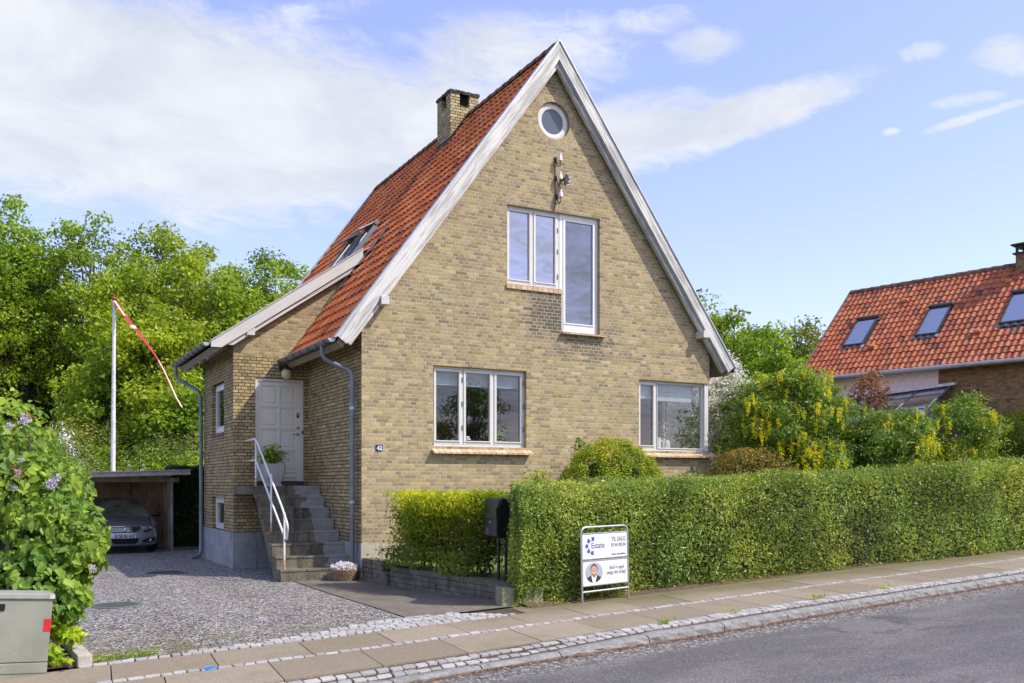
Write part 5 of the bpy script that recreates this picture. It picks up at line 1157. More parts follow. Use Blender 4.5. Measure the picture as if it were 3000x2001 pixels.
inb = lambda a, c: any(x0 < a < x1 and z0 - .12 < c < z1 for x0, x1, z0, z1 in sk)
tiles('roof', FN, 62, 17, .176, Lq / 17, M['tile_n'], n_, skip=inb, amp=.038, lift=.026, seed=21, prof=[(0, .15), (.12, .7), (.26, 1.0), (.42, .85), (.58, .3), (.76, 0), (.92, .02), (1.02, .2)])
tiles('roof', FN2, 62, 17, .176, Lq / 17, M['tile_n'], n_, seed=22)
m = MB(FN); m.box(.02, 10.9, -.16, -.03, 0, Lq); m.build('roof_deck', M['soffit'], n_); MB(FN2).box(.02, 10.9, -.16, -.03, 0, Lq).build('roof_deck', M['soffit'], n_)
FW = Fr(E + np.array([*(Qn * .38), -E[2]]), (-Rn[0], -Rn[1], 0), (-Qn[0], -Qn[1], 0))
MB(FW).add([(.25, 0, -.5), (4.35, 0, -.5), (4.35, 0, 5.35), (.25, 0, 5.35)], [(0, 1, 2, 3)]).build('white_wall', simple('white_brick_wall', (.85, .83, .82), .85, var=.05, scale=8, bump=.4, bscale=14), n_)
MB(FW).add([(4.35, 0, -.5), (10.8, 0, -.5), (10.8, 0, 5.35), (4.35, 0, 5.35)], [(0, 1, 2, 3)]).build('wall', M['brick_neighbour'], n_)
wb = 2 * wq - .76
for a in (.25, 10.8): MB(FW).add([(a, 0, -.5), (a, -wb, -.5), (a, -wb, 5.3), (a, -wb / 2, 8.05), (a, 0, 5.3)], [(0, 1, 2, 3, 4)]).build('gable_wall', M['brick_neighbour'], n_)
MB(FW).add([(.25, -wb, -.5), (10.8, -wb, -.5), (10.8, -wb, 5.3), (.25, -wb, 5.3)], [(0, 1, 2, 3)]).build('wall', M['brick_neighbour'], n_)
m = MB(FN); a = 0
while a < 10.9:
    for (aa, r) in ((a, .12), (a + .38, .10)): pass
    ring = []
    for aa, r in ((a, .125), (a + .40, .105)): ring += [(aa, r * math.sin(t) * 1.0 - .02 + 0, Lq - .03 + r * math.cos(t)) for t in np.linspace(-.3, math.pi * .9, 8)]
    m.add(ring, [(i, i + 1, i + 9, i + 8) for i in range(7)]); a += .36
m.build('ridge_tiles', M['ridge'], n_)
c0 = E + np.array([*(Qn * wq), hq]); m = MB(Fr(c0, (-Rn[0], -Rn[1], 0), (-Qn[0], -Qn[1], 0))); 
a = 0
while a < 10.9:
    r0, r1 = .125, .105; A_ = np.linspace(-.25, math.pi + .25, 9); vs = [(a, r0 * math.cos(t), -.06 + r0 * math.sin(t)) for t in A_] + [(a + .40, r1 * math.cos(t), -.06 + r1 * math.sin(t)) for t in A_] + [(a, (r0 - .02) * math.cos(t), -.06 + (r0 - .02) * math.sin(t)) for t in A_]
    m.add(vs, [(i, i + 1, i + 10, i + 9) for i in range(8)] + [(18 + i, 19 + i, i + 1, i) for i in range(8)]); a += .36
m.build('ridge_tiles', M['ridge'], n_)
MB(FN).tube([(-.02, .03, 0), (-.02, .03, Lq)], .05, 6).build('verge_tiles', M['ridge'], n_)
MB(FW).tube([(-.1, .44, 5.05), (10.9, .44, 5.05)], .065, 12).build('gutter', M['zinc_light'], n_, smooth=True)
for (x0, x1, z0, z1) in sk:
    w = MB(FN); w.box(x0, x0 + .045, 0, .09, z0, z1); w.box(x1 - .045, x1, 0, .09, z0, z1); w.box(x0 + .045, x1 - .045, 0, .09, z0, z0 + .05); w.box(x0 - .03, x1 + .03, 0, .14, z1 - .06, z1 + .04, .01)
    wo_ = w.build('roof_window', simple('window_lead_grey', (.06, .065, .075), .45, .2), n_)
    MB(FN).quad((x0 + .045, .075, z0 + .05), (x1 - .045, .075, z0 + .05), (x1 - .045, .075, z1 - .06), (x0 + .045, .075, z1 - .06)).build('pane', M['sky_glass'], wo_); MB(FN).box(x0 + .06, x1 - .06, .0, .03, z0 + .06, z1 - .06).build('blind', M['blind'], wo_)
    fl = MB(FN); g = np.random.default_rng(int(x0 * 10)); na = 12
    vs = [(x0 - .12 + (x1 - x0 + .24) * i / na, .045 + .03 * math.sin(i * 2.1) + j * -.01, z0 - .14 * j + .02) for i in range(na + 1) for j in (0, 1)]
    fl.add(vs, [(2 * i, 2 * i + 1, 2 * i + 3, 2 * i + 2) for i in range(na)]).build('flashing', M['lead'], wo_)
for (a, c) in ((2.33, 3.54), (2.08, 1.22), (5.22, 1.37), (5.43, 3.74)): MB(FN).lathe([(.085, -.09), (.075, .05), (.05, .085), (0, .09)], (a, .05, c), 12, 'x').build('vent_tile', simple('vent_clay', (.62, .22, .09), .6), n_, smooth=True)
m = MB(Fr(c0, (-Rn[0], -Rn[1], 0), (-Qn[0], -Qn[1], 0))); nc = m.box(5.47, 6.1, -.3, .3, -.3, .27).build('chimney', M['brick_neighbour'], n_)
m = MB(Fr(c0, (-Rn[0], -Rn[1], 0), (-Qn[0], -Qn[1], 0))); m.box(5.40, 6.17, -.37, .37, .27, .31).box(5.36, 6.2, -.4, .4, .53, .575)
for a in (5.47, 6.04):
    for b in (-.3, .24): m.box(a, a + .07, b, b + .07, .31, .53)
m.build('chimney_cap', M['dark_iron'], nc)
# conservatory
e = empty('conservatory', (16.6, 3, 0), 'glass lean-to conservatory with white flashing against the neighbouring house', 'conservatory')
MB(FW).prism([(1.2, 4.34), (4.9, 4.56), (4.9, 4.64), (1.2, 4.42)], lambda a, c: (a, .02, c), lambda a, c: (a, .22, c - .03)).build('flashing', simple('flash_white', (.72, .74, .78), .5), e)
zz0 = lambda a: 4.32 + (a - 1.2) * .055
cur = [(0.1, 0), (.6, -.24), (1.2, -.50), (1.55, -.70), (1.72, -.95), (1.75, -1.4), (1.75, -4.2)]
m = MB(FW); vs = [(a, b, zz0(a) + z) for a in (1.3, 4.75) for b, z in cur]; m.add(vs, [(i, i + 1, 8 + i, 7 + i) for i in range(6)]).build('glass_roof', M['sky_glass'], e)
m = MB(FW)
for a in (1.3, 2.1, 2.95, 3.8, 4.75): m.tube([(a, b, zz0(a) + z) for b, z in cur], .03, 6)
for b, z in cur[:2] + cur[3:5]: m.tube([(1.3, b, zz0(1.3) + z), (4.75, b, zz0(4.75) + z)], .022, 6)
m.tube([(4.75, .9, zz0(4.75) - .4), (4.75, .9, 0)], .03, 6).tube([(4.75, .1, zz0(4.75) - 1.2), (4.75, 1.75, zz0(4.75) - 1.2)], .03, 6).build('frame', simple('conserv_frame', (.14, .16, .17), .5), e)
m = MB(FW); m.add([(4.74, b, zz0(4.74) + z) for b, z in cur] + [(4.74, .1, 0)], [tuple(range(8))]).build('end_glass', M['glass'], e)
# ------------------------------------------------------------------ vegetation
def unit(n, g): u = g.normal(size=(n, 3)); return u / np.linalg.norm(u, axis=1, keepdims=True)
def crown(n, c, r, seed, lump=.28, shell=.6, zmin=None, f=2.4, p=.5):
    g = np.random.default_rng(seed); u = unit(n, g); rad = (shell + (1 - shell) * g.random(n) ** p) * (1 + lump * fbm(u * f, seed + 1))
    P = np.array(c) + u * np.array(r) * rad[:, None]
    if zmin is not None: k = P[:, 2] > zmin; P = P[k]; u = u[k]
    return P, u
def limbs(name, base, ends, r0, mat, parent, seed, sag=.0, trunk_top=None, low=.25):
    g = np.random.default_rng(seed); m = MB(); b = Vector(base); tt = Vector(trunk_top) if trunk_top is not None else b + Vector((0, 0, 1))
    if trunk_top is not None:
        k = 7; m.tube([tuple(b.lerp(tt, i / k) + Vector((g.normal() * .06, g.normal() * .06, 0)) * (i > 0)) for i in range(k + 1)], [r0 * (1 - .8 * i / k) for i in range(k + 1)], 8)
    for e in ends:
        e = Vector(e); f = g.uniform(low, .9); s = b.lerp(tt, f)
        if s.z > e.z - .2: f = low; s = b.lerp(tt, f)
        mid = s.lerp(e, .5) + Vector((0, 0, (e - s).length * .12)) + Vector(g.normal(size=3).tolist()) * (e - s).length * .06
        pts = [s * (1 - t) ** 2 + mid * 2 * t * (1 - t) + e * t * t for t in (0, .25, .5, .75, 1)]; rb = r0 * (1 - .75 * f) * .38
        m.tube([tuple(p) for p in pts], [rb, rb * .8, rb * .6, rb * .4, rb * .15], 5, False)
    return m.build(name, mat, parent, recalc=False)
def tree(name, label, base, top, Rr, mat, seed, ncl=70, per=85, size=.17, cbase=.28, cr=.50, group=None, cat='tree', r0=.17, sz=(1, 1)):
    g = np.random.default_rng(seed); base = np.array(base, float); Ht = top - base[2]
    e = empty(name, base, label, cat, group)
    cz = base[2] + Ht * (cbase + 1) / 2; rz_ = Ht * (1 - cbase) / 2; u = unit(ncl, g); rad = (.25 + .75 * g.random(ncl) ** .45)
    prof = lambda z: 1.0
    C_ = np.array([base[0], base[1], cz]) + u * rad[:, None] * np.array([Rr, Rr, rz_ - cr * .4]) * (1 + .07 * g.normal(size=(ncl, 1)))
    limbs('trunk', base - [0, 0, .3], C_.tolist(), r0, M['bark'], e, seed, trunk_top=(base[0] + g.normal() * .3, base[1], base[2] + Ht * .86), low=cbase * .7)
    P = []; U = []
    for c in C_:
        k = int(per * g.uniform(.6, 1.4)); uu = unit(k, g); rr_ = cr * g.uniform(.7, 1.25); q = c + uu * (rr_ * g.random((k, 1)) ** .4) * np.array([1.15, 1.15, .7]); P.append(q); U.append(uu)
    P = np.concatenate(P); U = np.concatenate(U); leaves('crown', P, size, mat, e, shape='rhomb', asp=.75, up=.35, nrm=U * .5, seed=seed); return e
def topz(v, y): return 1.7 + (1418 - v) / FC * y
def gp_(u, y, z=-.1): p = depth(u, 1418, y); return (p[0], p[1], z)
WL = ['tall loose-crowned tree rising highest at the left edge of the photo', 'broad green tree at the far left of the wood', 'second rounded crown from the left in the wood', 'tall rounded tree left of the flagpole in the wood',
      'slimmer tree directly behind the flagpole top', 'tallest rounded tree right of the flagpole', 'bright yellow-green tree right of the pennant top', 'green tree halfway between flagpole and house roof', 'narrow dip-side tree behind the pennant end',
      'rounded tree left of the annex eaves', 'last tree of the wood before the red roof', 'low bright yellow-green tree under the pennant', 'low yellow-green young tree beside the annex gutter', 'half-hidden tree low behind the flagpole',
      'far tree in the second row at left', 'far tree in the second row behind the flagpole', 'far tree in the second row near the house roof']
WT = [(-70, 600, 41, 2.6, 'oak'), (30, 560, 42, 1.9, 'oak'), (130, 650, 44, 2.3, 'oak'), (255, 620, 43, 2.5, 'oak'), (345, 725, 40, 1.9, 'oak'), (480, 630, 45, 2.5, 'oak'), (450, 830, 37, 1.9, 'oak_y'), (595, 678, 43, 2.2, 'oak'),
      (672, 760, 40, 1.7, 'oak'), (752, 708, 42, 2.0, 'oak'), (850, 712, 44, 2.1, 'oak'), (500, 1050, 35, 1.5, 'oak_y'), (575, 1110, 34.5, 1.2, 'oak'), (330, 960, 37, 1.8, 'oak'),
      (60, 700, 52, 3.0, 'oak'), (400, 760, 53, 3.2, 'oak'), (700, 800, 52, 3.2, 'oak')]
for i, ((u, v, y, r_, mt_), lb_) in enumerate(zip(WT, WL)):
    low = v > 1000
    tree('woodland_tree', lb_, gp_(u, y), topz(v, y) - .25, r_, M[mt_], 100 + i, ncl=int(50 * r_) + 16 if not low else 46, per=105, size=.17, cbase=.33 if not low else .25, cr=.60, group='trees of the wood behind the carport')
BL = [(190, 1300, 30, 1.4), (20, 1250, 34, 1.5), (140, 1225, 33, 1.5), (260, 1240, 34, 1.5), (380, 1225, 35, 1.5), (490, 1245, 33, 1.4), (580, 1260, 32, 1.2), (660, 1200, 34, 1.5), (310, 1325, 31, 1.1), (450, 1330, 31, 1.1), (560, 1330, 31, 1.0)]
for i, (u, v, y, r_) in enumerate(BL):
    zt_ = topz(v, y); e = empty('shrub', gp_(u, y), ['olive-green shrub peeking over the lilac beside the carport roof', 'olive-green shrub at the left edge behind the lilac', 'olive-green shrub left of the carport roof end', 'olive-green shrub just left of the flagpole', 'olive-green shrub just right of the flagpole', 'olive shrub behind the right half of the carport', 'olive shrub touching the annex downpipe',
        'shrub hidden mostly by the annex', 'low light shrub over the carport roof left of the flagpole', 'low light shrub over the carport roof middle', 'low light shrub over the carport roof right end'][i], 'shrub', 'shrubs behind the carport')
    P, U = crown(int(3600 * r_), (gp_(u, y)[0], gp_(u, y)[1], zt_ * .5), (r_, r_ * .8, zt_ * .52), 200 + i, .3, .5, 0); leaves('foliage', P, .11, M['bush'] if i < 8 else M['oak_y'], e, asp=.55, nrm=U * .6, seed=200 + i)
    ends = P[np.random.default_rng(i).choice(len(P), 14)]; limbs('stems', gp_(u, y), ends.tolist(), .05, M['twig'], e, i, low=.0)
# right background
RT = [(2085, 865, 35, 2.0, 'oak', 'large green tree rising behind the right verge of the house'), (2215, 935, 37, 1.9, 'oak', 'rounded green tree right of the house eaves'), (2350, 905, 38, 1.6, 'bush', 'feathery pale tree beside the neighbour roof edge'),
      (2270, 1010, 34, 1.5, 'oak', 'lower green tree between the house and the neighbour roof'), (2400, 1000, 36, 1.5, 'oak', 'green tree touching the neighbour roof verge'), (2160, 1080, 30, 1.4, 'oak_y', 'yellow-green tree behind the white hawthorn'), (2330, 1100, 30, 1.5, 'bush', 'pale shrubby tree above the yellow laburnum')]
for i, (u, v, y, r_, mt_, lb_) in enumerate(RT): tree('garden_tree', lb_, gp_(u, y, .3), topz(v, y) - .2, r_, M[mt_], 300 + i, ncl=int(62 * r_) + 20, per=120, size=.15, cbase=.2, cr=.52, group='trees in the gardens to the right')
def cbush(name, label, u, v, y, r, mat, ncl, per, cr, size, seed, zc=None, zmin=.3, asp=.45, cat='shrub', up=.3, shell=.35):
    g = np.random.default_rng(seed); c = depth(u, v, y); c = np.array([c[0], c[1], zc if zc is not None else c[2]]); e = empty(name, (c[0], c[1], max(zmin, 0)), label, cat)
    uu = unit(ncl, g); rad = (shell + (1 - shell) * g.random(ncl) ** .5) * (1 + .16 * fbm(uu * 2.2, seed)); C_ = c + uu * rad[:, None] * np.array(r); C_ = C_[C_[:, 2] > zmin]
    P = []; U = []
    for q in C_:
        k = int(per * g.uniform(.5, 1.5)); w = unit(k, g); rr_ = cr * g.uniform(.6, 1.3); P.append(q + w * rr_ * g.random((k, 1)) ** .45 * np.array([1.25, 1.25, .75])); U.append(w * .6 + (q - c) / np.linalg.norm(q - c) * .5)
    P = np.concatenate(P); U = np.concatenate(U); leaves('foliage', P, size, mat, e, asp=asp, up=up, nrm=U * .5, seed=seed); limbs('stems', (c[0], c[1], zmin - .1), C_.tolist()[:60], .06, M['twig'], e, seed, low=.0)
    return e, P, U, C_
def blossom_on(P, U, n, seed, k=14, r=.05, size=.028, mat='p_white', par=None, nm='blossom', sc=(1, 1, 1), dz=0):
    g = np.random.default_rng(seed); idx = g.choice(len(P), n); c = P[idx] + U[idx] * .05; q = np.repeat(c, k, 0) + g.normal(size=(n * k, 3)) * r * np.array(sc); q[:, 2] += dz
    return leaves(nm, q, size, M[mat], par, asp=.9, up=.3, nrm=np.repeat(U[idx], k, 0) * .5, seed=seed)
def bush(name, label, u, v, y, r, mat, n, size, seed, zc=None, lump=.25, shell=.5, asp=.5, zmin=.2, up=.3, fl=None, cat='shrub', stems=18, group=None, p=.5, shape='rhomb', f=2.4):
    c = depth(u, v, y); c = np.array([c[0], c[1], zc if zc is not None else c[2]]); e = empty(name, (c[0], c[1], max(zmin, 0)), label, cat, group)
    P, U = crown(n, c, r, seed, lump, shell, zmin, f, p); leaves('foliage', P, size, mat, e, asp=asp, up=up, nrm=U * .5, seed=seed, shape=shape)
    if stems: limbs('stems', (c[0], c[1], zmin), P[np.random.default_rng(seed).choice(len(P), stems)].tolist(), .05, M['twig'], e, seed, low=.0)
    return e, P, U
e, P, U = bush('hawthorn', 'hawthorn covered in white blossom behind the corner window', 2085, 1225, 24.5, (1.35, 1.2, 1.75), M['hawleaf'], 9000, .075, 401, lump=.30, zmin=.4, cat='shrub')
kf = fbm(P, 403, 2.4) > -.15; blossom_on(P[kf], U[kf], 1500, 402, 16, .055, .055, 'p_white', e)
def laburnum(label, u, v, y, r, seed, ncl, nfl, box):
    e, P, U, C_ = cbush('laburnum', label, u, v, y, r, M['laburnum'], ncl, 125, .26, .095, seed)
    g = np.random.default_rng(seed + 5); Q = []; front = [c for c in C_ if (c - C_.mean(0)) @ np.array([-.45, -.88, 0]) > -.15]
    hubs = [front[i] for i in g.choice(len(front), max(6, nfl // 5), replace=False)]
    for i in range(nfl):
        h = hubs[g.integers(len(hubs))]; q0 = h + np.array([-.478 * 0, 0, 0]) + g.normal(size=3) * (.20, .20, .10) + np.array([-.10, -.20, 0]); L = g.uniform(.16, .32)
        tt = g.random(60); Q.append(q0 + np.stack([g.normal(size=60) * .024 * (1.15 - tt), g.normal(size=60) * .024 * (1.15 - tt), -tt * L], 1))
    leaves('blossom', np.concatenate(Q), .034, M['p_yel'], e, asp=.85, up=.1, seed=seed + 6); return e
laburnum('wide laburnum bush hung with yellow racemes right of the hawthorn', 2330, 1275, 20.5, (1.45, 1.1, 1.35), 410, 170, 165, 0)
laburnum('second laburnum bush with few yellow racemes below the conservatory', 2600, 1325, 21.6, (1.25, .9, 1.0), 411, 110, 45, 0)
laburnum('third laburnum bush with yellow flowers before the neighbour brick wall', 2800, 1275, 23.2, (1.05, .9, 1.15), 412, 95, 34, 0)
cbush('shrub', 'bright green shrub filling the gap between the first two laburnum bushes', 2480, 1330, 21.3, (.9, .7, .95), M['hawleaf'], 70, 110, .24, .08, 413)
cbush('shrub', 'light green shrub between the third laburnum and the photo edge', 2905, 1330, 24.5, (1.0, .7, 1.1), M['laburnum'], 70, 110, .26, .09, 414)
cbush('shrub', 'leafy green shrub between white hawthorn and first laburnum', 2190, 1270, 23.4, (.8, .7, 1.5), M['hawleaf'], 80, 110, .25, .08, 415)
bush('copper_maple', 'small copper-leaved maple beside the conservatory', 2545, 1150, 22.5, (.52, .5, .62), M['coppery'], 900, .10, 420, lump=.35, shell=.2, zmin=1, cat='tree')
cbush('shrub', 'pale yellow-green shrub at the right photo edge above the hedge', 2985, 1310, 25.2, (1.0, .8, 1.15), M['yew'], 80, 130, .24, .06, 421)
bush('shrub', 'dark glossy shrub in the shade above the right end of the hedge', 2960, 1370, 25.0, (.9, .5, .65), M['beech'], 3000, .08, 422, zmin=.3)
e, P, U = bush('shrub', 'pink and white flowering shrub above the hedge before the laburnum', 2770, 1370, 22.6, (1.1, .5, .7), M['gold'], 4200, .06, 423, zmin=.3); blossom_on(P, U, 220, 424, 6, .025, .035, 'p_blush', e)
bush('shrub', 'bronze-tinted green shrub at the right corner of the house', 2188, 1400, 19.2, (.98, .8, .70), M['rosy'], 8000, .055, 425, zmin=.4, lump=.22, asp=.6)
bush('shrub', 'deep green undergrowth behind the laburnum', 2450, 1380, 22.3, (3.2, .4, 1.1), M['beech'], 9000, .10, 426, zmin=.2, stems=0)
bush('shrub', 'green garden shrubs beneath the neighbour wall', 2950, 1330, 26.5, (2.2, .4, 1.2), M['bush'], 5000, .09, 427, zmin=.2, stems=0)
# yew dome
c = depth(1792, 1418, 17.4); yc_ = np.array([c[0], c[1], 1.28]); e = empty('yew', (c[0], c[1], .4), 'rounded golden-green clipped yew in front of the facade', 'shrub')
g = np.random.default_rng(430); nb = 760; u = unit(nb, g); u = u[u[:, 2] > -.35]; PB = yc_ + u * np.array([1.08, .85, 1.2]); Pp = []; Uu = []
for q, d in zip(PB, u):
    k = 85; uu = unit(k, g); Pp.append(q + uu * (.10 * g.random((k, 1)) ** .4) * np.array([1, 1, 1.25])); Uu.append(uu * .6 + d * .5)
for k_ in range(1): P, U = crown(14000, yc_, (1.0, .85, 1.19), 431, .05, .8, .4); Pp.append(P); Uu.append(U)
leaves('foliage', np.concatenate(Pp), .046, M['yew'], e, asp=.42, up=.25, nrm=np.concatenate(Uu), seed=432)
MB().sphere(tuple(yc_), .74, 20, (1.0, .9, 1.25)).build('shade_core', simple('yew_core', (.02, .022, .008), .95), e, smooth=True)  # solid dark core, stands in for the shade between the yew leaves
bush('climber', 'small leafy shoots sprouting left of the clipped yew', 1580, 1400, 17.0, (.28, .2, .22), M['gold'], 130, .075, 433, zmin=1.2, cat='plant', lump=.4, shell=.1, shape='oval', asp=.5, stems=10)
bush('climber', 'thin leafy shoots at the upper left of the clipped yew', 1705, 1308, 17.6, (.16, .12, .17), M['laburnum'], 60, .09, 434, zmin=1.2, cat='plant', lump=.4, shell=.1, shape='oval', asp=.6, stems=6)

# ------------------------------------------------------------------ privet hedge
nf = lambda t: np.interp(t, [3.2, 6.4, 9.7, 17, 40], [1.42, 1.36, 1.38, 1.22, 1.2]); zt2 = lambda t: np.interp(t, [3.2, 6, 11, 17, 40], [1.56, 1.70, 1.88, 2.08, 2.6]); TH = 1.0
def SWa(t, n, z): return np.stack([P0[0] + t * T2[0] + n * N2[0], P0[1] + t * T2[1] + n * N2[1], z + G * 0 * t], 1)
g = np.random.default_rng(500)
def hedge_pts(n, face):
    t = 3.28 + 26 * g.random(n) ** 1.75; f = g.random(n); z1 = zt2(t)
    if face == 'front': z = G * t + .02 + f * (z1 - .05); q = nf(t); nn = np.tile([-N2[0] * -1 * -1, 0, 0], (n, 1)); d = np.array([-N2[0], -N2[1], 0.]); dep = 0
    if face == 'top': z = z1 * np.ones(n); q = nf(t) + f * TH; d = np.array([0, 0, 1.])
    if face == 'end': w_ = g.random(n) * TH; t = 3.30 + .66 * w_; z = .05 + f * (zt2(t) - .1); q = nf(t) + w_; d = np.array([-T2[0], -T2[1], 0.])
    t = np.maximum(t, 3.30 + .66 * (q - nf(t)))
    P = SWa(t, q, z); lump = .10 * fbm(P, 501, 1.3) + .065 * fbm(P, 502, 4.5)
    if face == 'top': lump = lump + .045 * fbm(P, 505, .8)
    if face == 'front':
        zz = (z - G * t) / z1; lump = lump - .16 * np.clip((zz - .82) / .18, 0, 1) ** 2 - .07 * np.clip((.12 - zz) / .12, 0, 1)
    inn = (g.random(n) ** 1.5) * .27; P = P + d * (lump - inn + .04)[:, None]
    hole = fbm(P, 507, 1.35)
    lowf = np.clip(1.0 - (P[:, 2] - G * t) / .9, 0, 1)
    keep = (hole < 1.30 - .62 * lowf) | (t < 7) | (inn > .25) if face == 'front' else np.ones(n, bool)
    return P[keep], np.tile(d, (keep.sum(), 1)), t[keep]
A = [hedge_pts(88000, 'front'), hedge_pts(34000, 'top'), hedge_pts(9000, 'end')]
P = np.concatenate([a[0] for a in A]); U = np.concatenate([a[1] for a in A]); tt = np.concatenate([a[2] for a in A])
hz = empty('privet_hedge', SW(10, 1.8, .1), 'long clipped green privet hedge along the pavement', 'hedge')
leaves('foliage', P, .051 + .0016 * (tt - 3), M['privet'], hz, asp=.42, up=.25, nrm=U * .35, seed=510)
# shoots
n = 900; t = 3.3 + 22 * g.random(n) ** 1.6; z1 = zt2(t); w_ = g.random(n) * TH * .9; t = np.maximum(t, 3.3 + .66 * w_); q = nf(t) + w_; B = SWa(t, q, z1 - .03); k = 9
h_ = np.repeat(.05 + .10 * g.random(n) ** 2, k) * np.tile(np.linspace(.1, 1, k), n); S0 = np.repeat(B, k, 0); S0[:, 2] += h_; S0[:, :2] += np.repeat(g.normal(size=(n, 2)) * .25, k, 0) * h_[:, None]
leaves('shoots', S0, .042, M['privet'], hz, asp=.4, up=.1, seed=511)
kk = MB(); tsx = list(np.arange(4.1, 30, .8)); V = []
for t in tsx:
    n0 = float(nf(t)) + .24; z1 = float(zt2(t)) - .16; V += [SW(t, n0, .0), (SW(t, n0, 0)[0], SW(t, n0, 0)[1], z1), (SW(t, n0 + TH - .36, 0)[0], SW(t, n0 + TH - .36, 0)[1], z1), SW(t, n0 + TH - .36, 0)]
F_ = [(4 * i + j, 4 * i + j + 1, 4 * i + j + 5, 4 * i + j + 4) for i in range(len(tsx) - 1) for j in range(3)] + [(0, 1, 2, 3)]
kk.add(V, F_).build('shade_core', simple('hedge_core', (.028, .026, .014), .95, var=.2, scale=20, bump=1, bscale=40), hz)  # solid core, coloured near black so gaps in the leaves read as shadow
tw = MB(); 
for i in range(260):
    t = 3.3 + 20 * g.random() ** 1.5; n0 = float(nf(t)) + g.uniform(.04, .14); z = g.uniform(.05, .9); a = SW(t, n0 + .15, z * .4); b = SW(t + g.normal() * .15, n0, z + .2); tw.tube([a, SW(t + g.normal() * .05, n0 + .02, z * .8), b], [.008, .006, .003], 4, False)
setp(tw.build('twigs', M['twig'], hz, recalc=False), kind='stuff')
# golden hedge on the retaining wall
hg = empty('golden_hedge', (.5, -2.5, .35), 'loose yellow-green hedge with bare lower branches on the stone wall', 'hedge')
pa = np.array([.30, -1.25]); pb_ = np.array([.80, -3.40]); n = 30000; s = g.random(n) ** .9; hh = g.random(n); z = .50 + 1.08 * hh ** .62
wv = g.normal(size=n); half = .30 + .12 * hh; off = np.clip(wv * .55, -1.1, 1.1) * half; base2 = pa + (pb_ - pa) * s[:, None]; P = np.stack([base2[:, 0] + off + .06, base2[:, 1] + g.normal(size=n) * .05, z + .05 * fbm(np.stack([s * 4, off, s], 1), 3, 2)], 1)
dn = fbm(P, 520, 2.6); dm = fbm(P, 527, 1.3); keep = ~((dn + .5 * dm < -.75) & (z > .62) & (z < 1.10 + .2 * dm)); P = P[keep]; zz = P[:, 2]
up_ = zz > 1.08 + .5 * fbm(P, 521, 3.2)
leaves('upper_foliage', P[up_], .058, M['gold'], hg, asp=.42, up=.35, seed=522, shape='oval')  # upper leaves take the golden colour, those below a darker one
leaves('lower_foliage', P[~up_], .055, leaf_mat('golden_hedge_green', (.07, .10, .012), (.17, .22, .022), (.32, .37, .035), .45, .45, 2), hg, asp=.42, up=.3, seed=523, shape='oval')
Pk = np.array([1.18, -3.55, .95]) + g.normal(size=(1500, 3)) * np.array([.13, .16, .33]); leaves('side_foliage', Pk[Pk[:, 2] < 1.55], .055, M['gold'], hg, asp=.42, up=.3, seed=526, shape='oval')
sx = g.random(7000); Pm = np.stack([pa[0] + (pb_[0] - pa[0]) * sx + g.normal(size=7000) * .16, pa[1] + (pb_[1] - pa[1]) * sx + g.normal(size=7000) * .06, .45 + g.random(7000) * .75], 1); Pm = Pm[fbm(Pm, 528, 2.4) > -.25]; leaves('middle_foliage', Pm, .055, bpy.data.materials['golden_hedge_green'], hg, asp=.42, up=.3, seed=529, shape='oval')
nl_ = 2600; s = g.random(nl_); P = np.stack([pa[0] + (pb_[0] - pa[0]) * s - .30 + g.normal(size=nl_) * .10, pa[1] + (pb_[1] - pa[1]) * s, .34 + g.random(nl_) * .34], 1); P = P[fbm(P, 524, 2.2) > -.1]
leaves('hanging_foliage', P, .055, M['hawleaf'], hg, asp=.45, seed=525, shape='oval')
tw = MB()
for i in range(30):
    s = .1 + .88 * g.random(); b = pa + (pb_ - pa) * s; x, y = b[0] + g.normal() * .1, b[1]; p = [(x, y, .30)]; 
    for j in range(5): p.append((p[-1][0] + g.normal() * .07, p[-1][1] + g.normal() * .10, p[-1][2] + g.uniform(.08, .22)))
    tw.tube(p, [.016, .013, .010, .008, .006, .004], 5, False)
    for j in range(2): q = p[g.integers(1, 5)]; tw.tube([q, (q[0] + g.normal() * .15, q[1] + g.normal() * .25, q[2] + g.uniform(-.05, .2)), (q[0] + g.normal() * .2, q[1] + g.normal() * .4, q[2] + g.uniform(0, .3))], [.007, .005, .003], 4, False)
tw.build('branches', M['twig'], hg, recalc=False)
# dark clipped hedge beside the carport
hd = empty('dark_hedge', (-.9, 10.9, 0), 'dark green clipped hedge wall between carport and annex', 'hedge'); n = 14000
P = np.stack([g.uniform(-1.62, 1.4, n), np.full(n, 10.45), g.uniform(.03, 2.15, n)], 1); P[:, 1] += .07 * fbm(P, 530, 3) + g.random(n) * .15
Pt = np.stack([g.uniform(-1.62, 1.4, 5000), g.uniform(10.4, 11.3, 5000), np.full(5000, 2.15)], 1); Pt[:, 2] += .05 * fbm(Pt, 531, 3); Pl = np.stack([np.full(4000, -1.66), g.uniform(10.4, 11.3, 4000), g.uniform(.03, 2.15, 4000)], 1)
leaves('foliage', np.concatenate([P, Pt, Pl]), .06, M['beech'], hd, asp=.65, up=.2, seed=532, shape='rhomb'); MB().box(-1.55, 1.4, 10.6, 11.2, 0, 2.08).build('shade_core', bpy.data.materials['hedge_core'], hd)  # core box is a dark stand-in for shade inside the hedge

